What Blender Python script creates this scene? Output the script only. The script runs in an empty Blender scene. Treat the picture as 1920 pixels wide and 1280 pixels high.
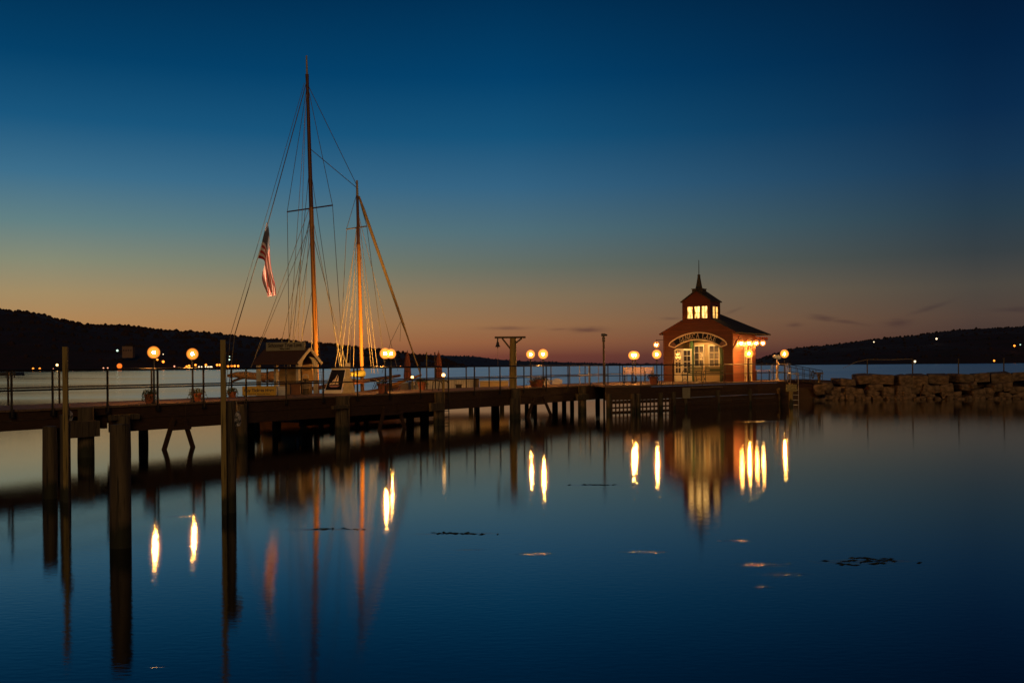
import bpy, math, random
from math import sin, cos, pi, radians, atan2, asin, sqrt
from mathutils import Vector, Matrix, noise
random.seed(7)
C = bpy.context.scene.collection
SC = bpy.context.scene

# ------------------------------------------------------------------ camera
F = 1867.0                     # focal length in photo pixels (35 mm lens)
ROLL = radians(0.46)
CAMH = 2.5                     # eye height over the lake
cam = bpy.data.cameras.new('camera'); camo = bpy.data.objects.new('camera', cam); C.objects.link(camo)
cam.sensor_width = 36; cam.lens = F * 36 / 1920; cam.shift_y = 46 / 1920
cam.clip_start = .1; cam.clip_end = 60000
r_ = Vector((cos(ROLL), 0, -sin(ROLL))); u_ = Vector((sin(ROLL), 0, cos(ROLL))); b_ = Vector((0, -1, 0))
camo.matrix_world = Matrix(((r_.x, u_.x, b_.x, 0), (r_.y, u_.y, b_.y, 0), (r_.z, u_.z, b_.z, CAMH), (0, 0, 0, 1)))
SC.camera = camo

# ------------------------------------------------------------------ world: the dusk sky
def srgb(r, g, b):
    f = lambda c: (c / 255 / 12.92) if c <= 10 else ((c / 255 + .055) / 1.055) ** 2.4
    return (f(r), f(g), f(b), 1)
W = bpy.data.worlds.new('World'); SC.world = W; W.use_nodes = True
nt = W.node_tree; N = nt.nodes; L = nt.links
for n in list(N): N.remove(n)
out = N.new('ShaderNodeOutputWorld'); bg = N.new('ShaderNodeBackground'); L.new(bg.outputs[0], out.inputs[0])
tc = N.new('ShaderNodeTexCoord'); sep = N.new('ShaderNodeSeparateXYZ'); L.new(tc.outputs['Generated'], sep.inputs[0])
def M(op, a, b=None, c=None, clamp=False, T=None):
    T = T or nt
    n = T.nodes.new('ShaderNodeMath'); n.operation = op; n.use_clamp = clamp
    for i, v in enumerate((a, b, c)):
        if v is None: continue
        if isinstance(v, (int, float)): n.inputs[i].default_value = v
        else: T.links.new(v, n.inputs[i])
    return n.outputs[0]
hyp = M('SQRT', M('ADD', M('MULTIPLY', sep.outputs[0], sep.outputs[0]), M('MULTIPLY', sep.outputs[1], sep.outputs[1])))
te = M('DIVIDE', sep.outputs[2], M('MAXIMUM', hyp, .001))        # tangent of the elevation
az = M('ARCTAN2', sep.outputs[0], sep.outputs[1])                # azimuth from the lens axis
SKY = {  # tan(elevation) : colour at azimuth -25, 0, +25 degrees
 0.000: ((142, 82, 48), (84, 44, 46), (44, 33, 40)),
 0.010: ((158, 98, 58), (112, 62, 50), (54, 39, 42)),
 0.024: ((176, 120, 72), (144, 92, 62), (70, 53, 49)),
 0.042: ((176, 131, 83), (148, 108, 74), (80, 64, 56)),
 0.070: ((162, 139, 100), (132, 114, 88), (76, 71, 64)),
 0.100: ((134, 138, 116), (102, 110, 100), (55, 63, 67)),
 0.135: ((98, 128, 131), (80, 110, 120), (40, 61, 75)),
 0.180: ((60, 110, 139), (52, 99, 130), (23, 54, 82)),
 0.230: ((25, 86, 125), (21, 82, 121), (10, 43, 76)),
 0.290: ((4, 64, 104), (3, 64, 106), (3, 34, 66)),
 0.380: ((0, 42, 76), (0, 46, 82), (2, 23, 48)),
 0.600: ((0, 26, 52), (0, 30, 58), (1, 15, 34)),
 1.200: ((1, 15, 32), (1, 17, 36), (1, 10, 24)),
}
def ramp(k):
    n = N.new('ShaderNodeValToRGB'); n.color_ramp.interpolation = 'LINEAR'
    e = n.color_ramp.elements; items = sorted(SKY.items())
    while len(e) > 1: e.remove(e[-1])
    for i, (t, cols) in enumerate(items):
        p = sqrt(t / 1.3)
        if i == 0: el = e[0]; el.position = p
        else: el = e.new(p)
        el.color = srgb(*cols[k])
    L.new(M('SQRT', M('DIVIDE', M('MAXIMUM', te, 0.0), 1.3)), n.inputs[0]); return n.outputs[0]
def mixc(f, a, b, T=None):
    T = T or nt
    n = T.nodes.new('ShaderNodeMix'); n.data_type = 'RGBA'
    for v, i in ((f, n.inputs[0]), (a, n.inputs[6]), (b, n.inputs[7])):
        if isinstance(v, (int, float)): i.default_value = v
        elif isinstance(v, tuple): i.default_value = v
        else: T.links.new(v, i)
    return n.outputs[2]
azn = M('DIVIDE', az, radians(25))
def sm(x, T=None):
    T = T or nt
    n = T.nodes.new('ShaderNodeMapRange'); n.interpolation_type = 'SMOOTHSTEP'; T.links.new(x, n.inputs[0]); return n.outputs[0]
c1 = mixc(M('ADD', azn, 1, clamp=True), ramp(0), ramp(1))
c2 = mixc(M('MULTIPLY', azn, 1.0, clamp=True), c1, ramp(2))
# the sky away from the afterglow is darker
back = M('MULTIPLY', M('SUBTRACT', M('ABSOLUTE', az), radians(32)), 1 / radians(60), clamp=True)
c3 = mixc(sm(back), c2, srgb(4, 17, 36))
# thin low cloud wisps near the horizon: (azimuth, tan elevation, width, height, strength)
def wisp(px, py, w, h, s, tilt=0):
    a0 = math.atan((px - 960) / F); hor = 693.7 - .0081 * px
    e0 = (hor - py) / F * cos(a0)
    dx = M('SUBTRACT', az, a0); dy = M('SUBTRACT', M('SUBTRACT', te, e0), M('MULTIPLY', dx, tilt))
    nz = N.new('ShaderNodeTexNoise'); nz.inputs['Scale'].default_value = 1.0; nz.inputs['Detail'].default_value = 4
    cb = N.new('ShaderNodeCombineXYZ'); L.new(M('MULTIPLY', az, 60), cb.inputs[0]); L.new(M('MULTIPLY', te, 420), cb.inputs[1]); L.new(cb.outputs[0], nz.inputs[0])
    dy = M('ADD', dy, M('MULTIPLY', M('SUBTRACT', nz.outputs[0], .5), h / F * 2.2))
    r2 = M('ADD', M('POWER', M('DIVIDE', dx, w / F), 2), M('POWER', M('DIVIDE', dy, h / F), 2))
    g = M('EXPONENT', M('MULTIPLY', r2, -1))
    return M('MULTIPLY', g, s)
acc = None
for a in [(950, 615, 38, 3.0, .55, 0), (1100, 618, 30, 4.5, .75, 0), (1050, 617, 20, 2, .4, 0), (1545, 596, 20, 4.5, .6, -.12), (1585, 603, 32, 3, .45, -.16),
          (1685, 605, 20, 7, .5, .05), (1490, 609, 12, 4, .45, 0), (1745, 577, 28, 4, .4, .3), (1260, 597, 16, 2.5, .45, 0), (1375, 583, 16, 2.5, .3, .35), (1905, 580, 30, 4, .35, 0)]:
    g = wisp(*a); acc = g if acc is None else M('MAXIMUM', acc, g)
dk = N.new('ShaderNodeMix'); dk.data_type = 'RGBA'; dk.blend_type = 'MULTIPLY'
L.new(M('MULTIPLY', acc, 1.0, clamp=True), dk.inputs[0]); L.new(c3, dk.inputs[6]); dk.inputs[7].default_value = (.42, .38, .62, 1)
L.new(dk.outputs[2], bg.inputs['Color']); bg.inputs['Strength'].default_value = 1.0

# added warm light standing in for shore lamps behind the view, weak and broad
shore_fill = bpy.data.lights.new('shore_fill', 'SUN'); shore_fill.energy = .46; shore_fill.angle = radians(20); shore_fill.color = (1, .60, .24)
shore_fill_ob = bpy.data.objects.new('shore_fill', shore_fill); C.objects.link(shore_fill_ob)
shore_fill_ob.rotation_euler = (radians(76), 0, radians(8))

SC.view_settings.view_transform = 'Standard'; SC.view_settings.look = 'None'
SC.view_settings.exposure = 0; SC.view_settings.gamma = 1; SC.view_settings.use_curve_mapping = False
SC.render.engine = 'CYCLES'; SC.cycles.use_denoising = True; SC.cycles.max_bounces = 6
SC.cycles.sample_clamp_indirect = 12; SC.cycles.caustics_reflective = False; SC.cycles.caustics_refractive = False

# ------------------------------------------------------------------ geometry helpers
def P(px, py, Y):
    """world point at depth Y seen at photo pixel (px, py)"""
    x = (px - 960) / F; y = (686 - py) / F
    return Vector(((x * cos(ROLL) + y * sin(ROLL)) * Y, Y, CAMH + (-x * sin(ROLL) + y * cos(ROLL)) * Y))
def hor(px): return 693.75 - .0081 * px
def on_z(px, z, py):
    """world point on height z at pixel"""
    x = (px - 960) / F; y = (686 - py) / F
    d = (-x * sin(ROLL) + y * cos(ROLL)); Y = (z - CAMH) / d
    return P(px, py, Y)
DZ = 1.43                                    # deck height of the pier
U = Vector((.5437, .8393, 0)); NV = Vector((-.8393, .5437, 0))
P0 = Vector((-13.68, 26.6, 0)); PZ = atan2(U.y, U.x)
def S(px, n=0.0):
    k = (px - 960) / F
    return (k * (P0.y + NV.y * n) - P0.x - NV.x * n) / (U.x - k * U.y)
def PL(s, n, z=0.0): return P0 + U * s + NV * n + Vector((0, 0, z))
def Spx(px, n=0, z=0): return PL(S(px, n), n, z)

class MB:
    def __init__(s): s.v = []; s.f = []; s.m = []; s.mi = 0
    def add(s, vs, fs):
        o = len(s.v); s.v += [Vector(v) for v in vs]; s.f += [tuple(i + o for i in f) for f in fs]; s.m += [s.mi] * len(fs); return s
    def box(s, x0, y0, z0, x1, y1, z1):
        vs = [(x, y, z) for z in (z0, z1) for y in (y0, y1) for x in (x0, x1)]
        return s.add(vs, [(0, 2, 3, 1), (4, 5, 7, 6), (0, 1, 5, 4), (2, 6, 7, 3), (0, 4, 6, 2), (1, 3, 7, 5)])
    def bar(s, p, q, w, h=None, up=(0, 0, 1)):
        """square bar from p to q, w wide, h high"""
        p = Vector(p); q = Vector(q); h = h or w; d = (q - p).normalized(); up = Vector(up)
        if abs(d.dot(up)) > .99: up = Vector((0, 1, 0))
        a = d.cross(up).normalized() * w / 2; b = d.cross(a).normalized() * h / 2
        vs = [p - a - b, p + a - b, p + a + b, p - a + b, q - a - b, q + a - b, q + a + b, q - a + b]
        return s.add(vs, [(3, 2, 1, 0), (4, 5, 6, 7), (0, 1, 5, 4), (1, 2, 6, 5), (2, 3, 7, 6), (3, 0, 4, 7)])
    def tube(s, pts, r, seg=8, cap=True):
        pts = [Vector(p) for p in pts]; n = len(pts)
        if not isinstance(r, (list, tuple)): r = [r] * n
        vs = []; ref = None
        for i, p in enumerate(pts):
            d = (pts[min(i + 1, n - 1)] - pts[max(i - 1, 0)]).normalized()
            if ref is None: ref = Vector((0, 0, 1)) if abs(d.z) < .9 else Vector((1, 0, 0))
            a = (ref - d * ref.dot(d)).normalized(); ref = a; b = d.cross(a)
            vs += [p + (a * cos(2 * pi * k / seg) + b * sin(2 * pi * k / seg)) * r[i] for k in range(seg)]
        fs = [(i * seg + k, i * seg + (k + 1) % seg, (i + 1) * seg + (k + 1) % seg, (i + 1) * seg + k) for i in range(n - 1) for k in range(seg)]
        if cap: fs += [tuple(range(seg - 1, -1, -1)), tuple((n - 1) * seg + k for k in range(seg))]
        return s.add(vs, fs)
    def lathe(s, c, prof, seg=16):
        c = Vector(c); vs = [c + Vector((r * cos(2 * pi * k / seg), r * sin(2 * pi * k / seg), z)) for r, z in prof for k in range(seg)]
        n = len(prof)
        fs = [(i * seg + k, i * seg + (k + 1) % seg, (i + 1) * seg + (k + 1) % seg, (i + 1) * seg + k) for i in range(n - 1) for k in range(seg)]
        fs += [tuple(range(seg - 1, -1, -1)), tuple((n - 1) * seg + k for k in range(seg))]
        return s.add(vs, fs)
    def ball(s, c, r, seg=14, rings=8, sz=1):
        return s.lathe(c, [(max(r * sin(pi * i / rings), r * .02), -r * sz * cos(pi * i / rings)) for i in range(rings + 1)], seg)
    def prism(s, pts, ext):
        """polygon pts (3D) extruded by vector ext"""
        pts = [Vector(p) for p in pts]; ext = Vector(ext); n = len(pts)
        return s.add(pts + [p + ext for p in pts], [tuple(range(n - 1, -1, -1)), tuple(range(n, 2 * n))] + [(i, (i + 1) % n, n + (i + 1) % n, n + i) for i in range(n)])
    def mesh(s, name):
        me = bpy.data.meshes.new(name); me.from_pydata([tuple(v) for v in s.v], [], s.f)
        for p, i in zip(me.polygons, s.m): p.material_index = i
        import bmesh
        bm = bmesh.new(); bm.from_mesh(me); bmesh.ops.recalc_face_normals(bm, faces=bm.faces); bm.to_mesh(me); bm.free()
        return me
def link(name, me, mats, parent=None, loc=None, rz=0, smooth=False, bevel=0):
    o = bpy.data.objects.new(name, me); C.objects.link(o)
    for m in (mats if isinstance(mats, (list, tuple)) else [mats]): me.materials.append(m)
    if parent: o.parent = parent
    if loc is not None: o.location = loc
    if rz: o.rotation_euler = (0, 0, rz)
    if smooth:
        for p in me.polygons: p.use_smooth = True
        try: me.set_sharp_from_angle(angle=radians(40))
        except Exception: pass
    if bevel:
        b = o.modifiers.new('bevel', 'BEVEL'); b.width = bevel; b.segments = 2; b.limit_method = 'ANGLE'
    return o
def part(mb, name, mats, parent, label=None, smooth=False, bevel=0, org=None):
    """org: when the mesh was laid out in world coordinates, the thing's location to subtract"""
    if org is not None: mb.v = [v - Vector(org) for v in mb.v]
    o = link(name, mb.mesh(name), mats, parent, smooth=smooth, bevel=bevel)
    if label: o['label'] = label
    return o
def tag(o, label, cat, group=None, kind=None):
    if label: o['label'] = label
    if cat: o['category'] = cat
    if group: o['group'] = group
    if kind: o['kind'] = kind
    return o
def thing(name, label, cat, loc=(0, 0, 0), rz=0, group=None):
    o = bpy.data.objects.new(name, None); C.objects.link(o); o.empty_display_size = .3
    o.location = loc; o.rotation_euler = (0, 0, rz); return tag(o, label, cat, group)
def solid(mb, name, mats, label, cat, loc=(0, 0, 0), rz=0, group=None, kind=None, smooth=False, bevel=0):
    return tag(link(name, mb.mesh(name), mats, None, loc, rz, smooth, bevel), label, cat, group, kind)
def dup(o, loc=None, rz=None, label=None, parent=None):
    c = o.copy(); C.objects.link(c)
    if parent: c.parent = parent
    else:
        if loc is not None: c.location = loc
        if rz is not None: c.rotation_euler = (0, 0, rz)
        if label: c['label'] = label
    for ch in [x for x in bpy.data.objects if x.parent == o]: dup(ch, parent=c)
    return c

# ------------------------------------------------------------------ materials
def base_mat(name):
    m = bpy.data.materials.new(name); m.use_nodes = True; return m, m.node_tree, m.node_tree.nodes['Principled BSDF']
def mat(name, c, rough=.6, c2=None, scale=4, stretch=(1, 1, 1), metal=0, bump=0, spec=.5, detail=5, contrast=1.0, wet=False):
    m, T, b = base_mat(name)
    b.inputs['Roughness'].default_value = rough; b.inputs['Metallic'].default_value = metal; b.inputs['Specular IOR Level'].default_value = spec
    c2 = c2 or tuple(x * .6 for x in c)
    t = T.nodes.new('ShaderNodeTexCoord'); mp = T.nodes.new('ShaderNodeMapping'); mp.inputs['Scale'].default_value = stretch
    nz = T.nodes.new('ShaderNodeTexNoise'); nz.inputs['Scale'].default_value = scale; nz.inputs['Detail'].default_value = detail; nz.inputs['Roughness'].default_value = .65
    T.links.new(t.outputs['Object'], mp.inputs[0]); T.links.new(mp.outputs[0], nz.inputs[0])
    f = M('MULTIPLY_ADD', M('SUBTRACT', nz.outputs[0], .5, T=T), 2.4 * contrast, .5, clamp=True, T=T)
    col = mixc(f, (*c2, 1), (*c, 1), T=T)
    if wet:                       # drying cracks down the grain and the stained band the lake leaves at its waterline
        cr = T.nodes.new('ShaderNodeTexNoise'); cr.inputs['Scale'].default_value = 26; cr.inputs['Detail'].default_value = 3
        m2 = T.nodes.new('ShaderNodeMapping'); m2.inputs['Scale'].default_value = (1, 1, .05); T.links.new(t.outputs['Object'], m2.inputs[0]); T.links.new(m2.outputs[0], cr.inputs[0])
        col = mixc(M('MULTIPLY', M('SUBTRACT', cr.outputs[0], .56, T=T), 9, clamp=True, T=T), col, (c2[0] * .35, c2[1] * .35, c2[2] * .35, 1), T=T)
        g = T.nodes.new('ShaderNodeNewGeometry'); sp = T.nodes.new('ShaderNodeSeparateXYZ'); T.links.new(g.outputs['Position'], sp.inputs[0])
        wl = M('MULTIPLY', M('SUBTRACT', M('MULTIPLY_ADD', nz.outputs[0], .5, .12, T=T), sp.outputs[2], T=T), 7, clamp=True, T=T)
        col = mixc(wl, col, (.018, .020, .010, 1), T=T)
    T.links.new(col, b.inputs['Base Color'])
    if bump:
        bp = T.nodes.new('ShaderNodeBump'); bp.inputs['Strength'].default_value = bump; bp.inputs['Distance'].default_value = .02
        T.links.new(nz.outputs[0], bp.inputs['Height']); T.links.new(bp.outputs[0], b.inputs['Normal'])
    return m
def glow(name, c, s, base=(.8, .7, .5)):
    m, T, b = base_mat(name); b.inputs['Base Color'].default_value = (*base, 1)
    b.inputs['Emission Color'].default_value = (*c, 1); b.inputs['Emission Strength'].default_value = s; return m
def siding(name, c, pitch=.12, rough=.55, vertical=False):
    """clapboard: saw-tooth bump and slight board to board variation"""
    m, T, b = base_mat(name); b.inputs['Roughness'].default_value = rough
    t = T.nodes.new('ShaderNodeTexCoord'); sp = T.nodes.new('ShaderNodeSeparateXYZ'); T.links.new(t.outputs['Object'], sp.inputs[0])
    co = sp.outputs[2] if not vertical else M('ADD', sp.outputs[0], sp.outputs[1], T=T)
    q = M('DIVIDE', co, pitch, T=T); fr = M('FRACT', q, T=T); fl = M('FLOOR', q, T=T)
    wn = T.nodes.new('ShaderNodeTexWhiteNoise'); wn.noise_dimensions = '1D'; T.links.new(fl, wn.inputs['W'])
    nz = T.nodes.new('ShaderNodeTexNoise'); nz.inputs['Scale'].default_value = 3; nz.inputs['Detail'].default_value = 6; T.links.new(t.outputs['Object'], nz.inputs[0])
    v = M('MULTIPLY', M('MULTIPLY_ADD', wn.outputs[0], .25, .8, T=T), M('MULTIPLY_ADD', nz.outputs[0], .5, .75, T=T), T=T)
    groove = M('MULTIPLY_ADD', M('LESS_THAN', fr, .1, T=T), -.6, 1, T=T)
    col = T.nodes.new('ShaderNodeVectorMath'); col.operation = 'SCALE'; col.inputs[0].default_value = c
    T.links.new(M('MULTIPLY', v, groove, T=T), col.inputs['Scale']); T.links.new(col.outputs[0], b.inputs['Base Color'])
    bp = T.nodes.new('ShaderNodeBump'); bp.inputs['Strength'].default_value = 1; bp.inputs['Distance'].default_value = .018
    T.links.new(M('SUBTRACT', 1, fr, T=T), bp.inputs['Height']); T.links.new(bp.outputs[0], b.inputs['Normal'])
    return m
DARKW = mat('pier_timber', (.085, .04, .017), .75, (.022, .012, .007), 5, (.6, .6, 8), bump=.6)
DECKW = mat('deck_boards', (.24, .15, .09), .7, (.12, .08, .055), 6, (9, .6, 1), bump=.5)
PILEW = mat('pile_wood', (.13, .095, .055), .8, (.045, .035, .022), 9, (1, 1, .12), bump=.8, wet=True)
POSTW = mat('treated_post', (.33, .24, .075), .75, (.22, .16, .05), 9, (1, 1, .15), bump=.5, wet=True)
STEEL = mat('rail_steel', (.05, .045, .045), .45, (.03, .025, .02), 20, metal=.6)
GALV = mat('galvanised', (.45, .44, .42), .4, (.32, .31, .29), 12, metal=.7)
BLACK = mat('black_iron', (.025, .025, .03), .5, (.015, .015, .018), 10)
CREAM = mat('cream_paint', (.74, .66, .48), .5, (.62, .54, .38), 3)
WHITE = mat('white_paint', (.72, .70, .66), .5, (.55, .53, .48), 3)
WHITEB = siding('white_boards', (.62, .56, .46), .14, vertical=True)
GREEN = mat('green_paint', (.05, .11, .035), .5, (.035, .08, .025), 4)
DGREEN = mat('bench_green', (.03, .055, .03), .5, (.02, .035, .02), 5)
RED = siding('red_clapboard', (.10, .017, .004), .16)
REDP = mat('red_paint', (.20, .04, .008), .55, (.15, .03, .006), 4)
ROOF = mat('dark_shingles', (.04, .03, .022), .85, (.03, .024, .02), 22, bump=.7)
SHING = mat('brown_shingles', (.11, .05, .03), .85, (.055, .028, .018), 18, (1, 1, 3), bump=.7)
TERRA = mat('terracotta', (.42, .13, .06), .8, (.30, .09, .045), 7)
LEAF = mat('foliage', (.06, .08, .03), .7, (.03, .045, .018), 12)
VARN = mat('varnished_spar', (.46, .20, .04), .45, (.32, .13, .022), 7, (1, 1, .08))
DSPAR = mat('dark_spar', (.13, .045, .025), .5, (.08, .03, .02), 7, (1, 1, .08))
PALE = mat('pale_masthead', (.42, .36, .30), .5, (.3, .26, .2), 8)
ROPE = mat('rigging_rope', (.17, .14, .11), .7, (.1, .09, .08), 20)
LROPE = mat('pale_rope', (.44, .34, .22), .7, (.3, .24, .15), 20)
CANVAS = mat('tan_canvas', (.46, .27, .13), .85, (.33, .19, .09), 4, bump=.5)
YCOV = mat('yellow_cover', (.40, .33, .07), .8, (.25, .22, .05), 5, bump=.4)
HULLM = mat('lit_brown_hull', (.24, .12, .065), .4, (.17, .08, .045), 3)  # brown raised so warm lamplight is put into the hull colour
TEAK = mat('teak_deck', (.35, .24, .14), .7, (.25, .16, .09), 8, (1, 12, 1))
ROCK = mat('limestone', (.24, .165, .105), .9, (.07, .045, .03), 2.6, (1, 1, 1.8), bump=1.0, detail=12, contrast=1.7)
CONC = mat('concrete', (.32, .29, .22), .85, (.2, .18, .13), 6, bump=.4)
RUST = mat('umbrella_cloth', (.33, .10, .05), .85, (.2, .06, .035), 5, (3, 3, .5), bump=.5)
TAN = mat('tan_boards', (.55, .36, .14), .7, (.42, .26, .1), 4)
SIGNB = mat('sign_navy', (.012, .014, .03), .9, (.009, .01, .02), 5, spec=.1)
SIGNR = mat('sign_maroon', (.12, .03, .03), .5, (.08, .02, .02), 5)
SCREAM = mat('sign_cream', (.92, .78, .58), .5, (.7, .52, .34), 8)
SGOLD = mat('sign_yellow', (.55, .36, .03), .6, (.42, .28, .02), 5)
SBOARD = mat('sign_board', (.34, .32, .22), .7, (.26, .24, .16), 5)
INK = mat('sign_ink', (.05, .035, .03), .6)
FOREST = mat('dark_forest', (.032, .013, .022), .95, (.008, .008, .012), .02, bump=0)
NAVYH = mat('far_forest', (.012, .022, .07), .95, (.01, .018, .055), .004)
GLASS = mat('window_glass', (.025, .022, .025), .12, (.06, .05, .05), 2.5, spec=.8)
LAMPC = (1.0, .40, .075)
LAMP = glow('lamp_bulb', LAMPC, 1250)
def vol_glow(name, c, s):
    """added glow ball imitating lamp glare: emissive volume, brightest through its middle"""
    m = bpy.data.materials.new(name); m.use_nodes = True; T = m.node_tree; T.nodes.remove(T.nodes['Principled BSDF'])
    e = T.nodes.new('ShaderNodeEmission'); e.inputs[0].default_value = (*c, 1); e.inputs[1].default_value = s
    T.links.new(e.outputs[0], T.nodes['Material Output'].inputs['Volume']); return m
HALO = vol_glow('glare_halo', (1.0, .27, .03), 6.0)  # glowing volume added round each bulb to stand in for glare
FLOODM = glow('flood_lens', (1.0, .42, .08), 330)
SMALL = glow('small_bulb', (1.0, .48, .13), 7)
LIT = glow('lit_window', (1.0, .56, .16), 2.1)
_T = LIT.node_tree; _tc = _T.nodes.new('ShaderNodeTexCoord'); _mp = _T.nodes.new('ShaderNodeMapping'); _mp.inputs['Scale'].default_value = (7, 7, 2.5); _n = _T.nodes.new('ShaderNodeTexNoise'); _n.inputs['Scale'].default_value = 1.3; _n.inputs['Detail'].default_value = 2
_T.links.new(_tc.outputs['Object'], _mp.inputs[0]); _T.links.new(_mp.outputs[0], _n.inputs[0]); _T.links.new(M('MULTIPLY_ADD', M('SUBTRACT', _n.outputs[0], .5, T=_T), 9, 2.0, T=_T), _T.nodes['Principled BSDF'].inputs['Emission Strength'])

# ------------------------------------------------------------------ water
def water_mat():
    m, T, b = base_mat('lake_water'); T.nodes.remove(b)
    b = T.nodes.new('ShaderNodeBsdfGlossy'); b.distribution = 'BECKMANN'; b.inputs['Color'].default_value = (.97, 1, 1, 1)
    df = T.nodes.new('ShaderNodeBsdfDiffuse'); df.inputs[0].default_value = (.002, .006, .012, 1); ms = T.nodes.new('ShaderNodeMixShader')
    lw = T.nodes.new('ShaderNodeLayerWeight'); lw.inputs['Blend'].default_value = .5
    fr = M('MULTIPLY_ADD', M('POWER', lw.outputs['Facing'], 3.9, T=T), .96, .02, clamp=True, T=T)
    T.links.new(fr, ms.inputs[0]); T.links.new(df.outputs[0], ms.inputs[1]); T.links.new(b.outputs[0], ms.inputs[2]); T.links.new(ms.outputs[0], T.nodes['Material Output'].inputs[0])
    g = T.nodes.new('ShaderNodeNewGeometry'); sp = T.nodes.new('ShaderNodeSeparateXYZ'); T.links.new(g.outputs['Position'], sp.inputs[0])
    X, Y = sp.outputs[0], sp.outputs[1]
    # open lake: far side of the pier line and of the breakwater
    n = M('ADD', M('MULTIPLY', M('SUBTRACT', X, P0.x, T=T), NV.x, T=T), M('MULTIPLY', M('SUBTRACT', Y, P0.y, T=T), NV.y, T=T), T=T)
    op = M('MULTIPLY', M('SUBTRACT', Y, 66, T=T), 1 / 20, clamp=True, T=T)
    # wind streaks on the open lake
    cb = T.nodes.new('ShaderNodeCombineXYZ'); T.links.new(M('MULTIPLY', X, .004, T=T), cb.inputs[0])
    T.links.new(M('LOGARITHM', M('MAXIMUM', Y, 1.0, T=T), 2.718, T=T), cb.inputs[1])
    sn = T.nodes.new('ShaderNodeTexNoise'); sn.inputs['Scale'].default_value = 5; sn.inputs['Detail'].default_value = 4; T.links.new(cb.outputs[0], sn.inputs[0])
    sh_ = M('MULTIPLY', M('ADD', M('DIVIDE', X, M('MAXIMUM', Y, 1, T=T), T=T), .42, T=T), 1 / .3, clamp=True, T=T)
    rl = M('ADD', M('MULTIPLY_ADD', sn.outputs[0], .14, .10, T=T), M('MULTIPLY', sh_, .15, T=T), T=T)
    # calm harbour with faint slicks
    wn = T.nodes.new('ShaderNodeTexNoise'); wn.inputs['Scale'].default_value = .35; wn.inputs['Detail'].default_value = 3; T.links.new(g.outputs['Position'], wn.inputs[0])
    rc = M('MULTIPLY_ADD', wn.outputs[0], .03, .070, T=T)
    rough = M('ADD', M('MULTIPLY', rc, M('SUBTRACT', 1, op, T=T), T=T), M('MULTIPLY', rl, op, T=T), T=T)
    # small cat's paws and fish rings ruffling the harbour
    acc = None
    for px, py, rx, ry in [(1000, 1038, .34, .12), (1208, 1034, .40, .10), (1432, 1058, .42, .17), (1470, 1076, .38, .13), (1430, 1100, .16, .07),
                           (1378, 1013, .30, .10), (860, 1000, .9, .10), (1115, 909, .8, .10), (1620, 1052, .75, .18), (335, 968, .35, .07),
                           (620, 992, .8, .10), (1420, 790, 1.6, .25), (293, 1249, .12, .05), (880, 1030, .3, .06)]:
        q = on_z(px, 0, py)
        wob = M('MULTIPLY', M('SUBTRACT', sw_noise(T, g), .5, T=T), 1.6, T=T)
        d = M('ADD', M('POWER', M('DIVIDE', M('SUBTRACT', X, q.x, T=T), rx, T=T), 2, T=T), M('POWER', M('DIVIDE', M('SUBTRACT', Y, q.y, T=T), ry, T=T), 2, T=T), T=T)
        k = M('SUBTRACT', 1.0, M('ADD', d, wob, T=T), clamp=True, T=T)
        acc = k if acc is None else M('MAXIMUM', acc, k, T=T)
    rough = M('ADD', rough, M('MULTIPLY', acc, .14, T=T), T=T)
    T.links.new(rough, b.inputs['Roughness'])
    # ripples
    mp = T.nodes.new('ShaderNodeMapping'); mp.inputs['Scale'].default_value = (1, 2.2, 1); T.links.new(g.outputs['Position'], mp.inputs[0])
    rn = T.nodes.new('ShaderNodeTexNoise'); rn.inputs['Scale'].default_value = 6.5; rn.inputs['Detail'].default_value = 2; T.links.new(mp.outputs[0], rn.inputs[0])
    bp = T.nodes.new('ShaderNodeBump'); bp.inputs['Strength'].default_value = 1; 
    T.links.new(M('MULTIPLY_ADD', acc, .004, .0010, T=T), bp.inputs['Distance']); T.links.new(rn.outputs[0], bp.inputs['Height'])
    T.links.new(bp.outputs[0], b.inputs['Normal'])
    return m
_sw = {}
def sw_noise(T, g):
    if 'n' not in _sw:
        mp = T.nodes.new('ShaderNodeMapping'); mp.inputs['Scale'].default_value = (2.5, 9, 1); T.links.new(g.outputs['Position'], mp.inputs[0])
        n = T.nodes.new('ShaderNodeTexNoise'); n.inputs['Scale'].default_value = 1.5; n.inputs['Detail'].default_value = 4; T.links.new(mp.outputs[0], n.inputs[0]); _sw['n'] = n.outputs[0]
    return _sw['n']
mb = MB(); mb.add([(-16000, -300, 0), (16000, -300, 0), (16000, 30000, 0), (-16000, 30000, 0)], [(0, 1, 2, 3)])
tag(link('lake_water', mb.mesh('lake_water'), water_mat()), 'calm dark blue lake reflecting the dusk sky and lamps', 'water', kind='structure')

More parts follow.
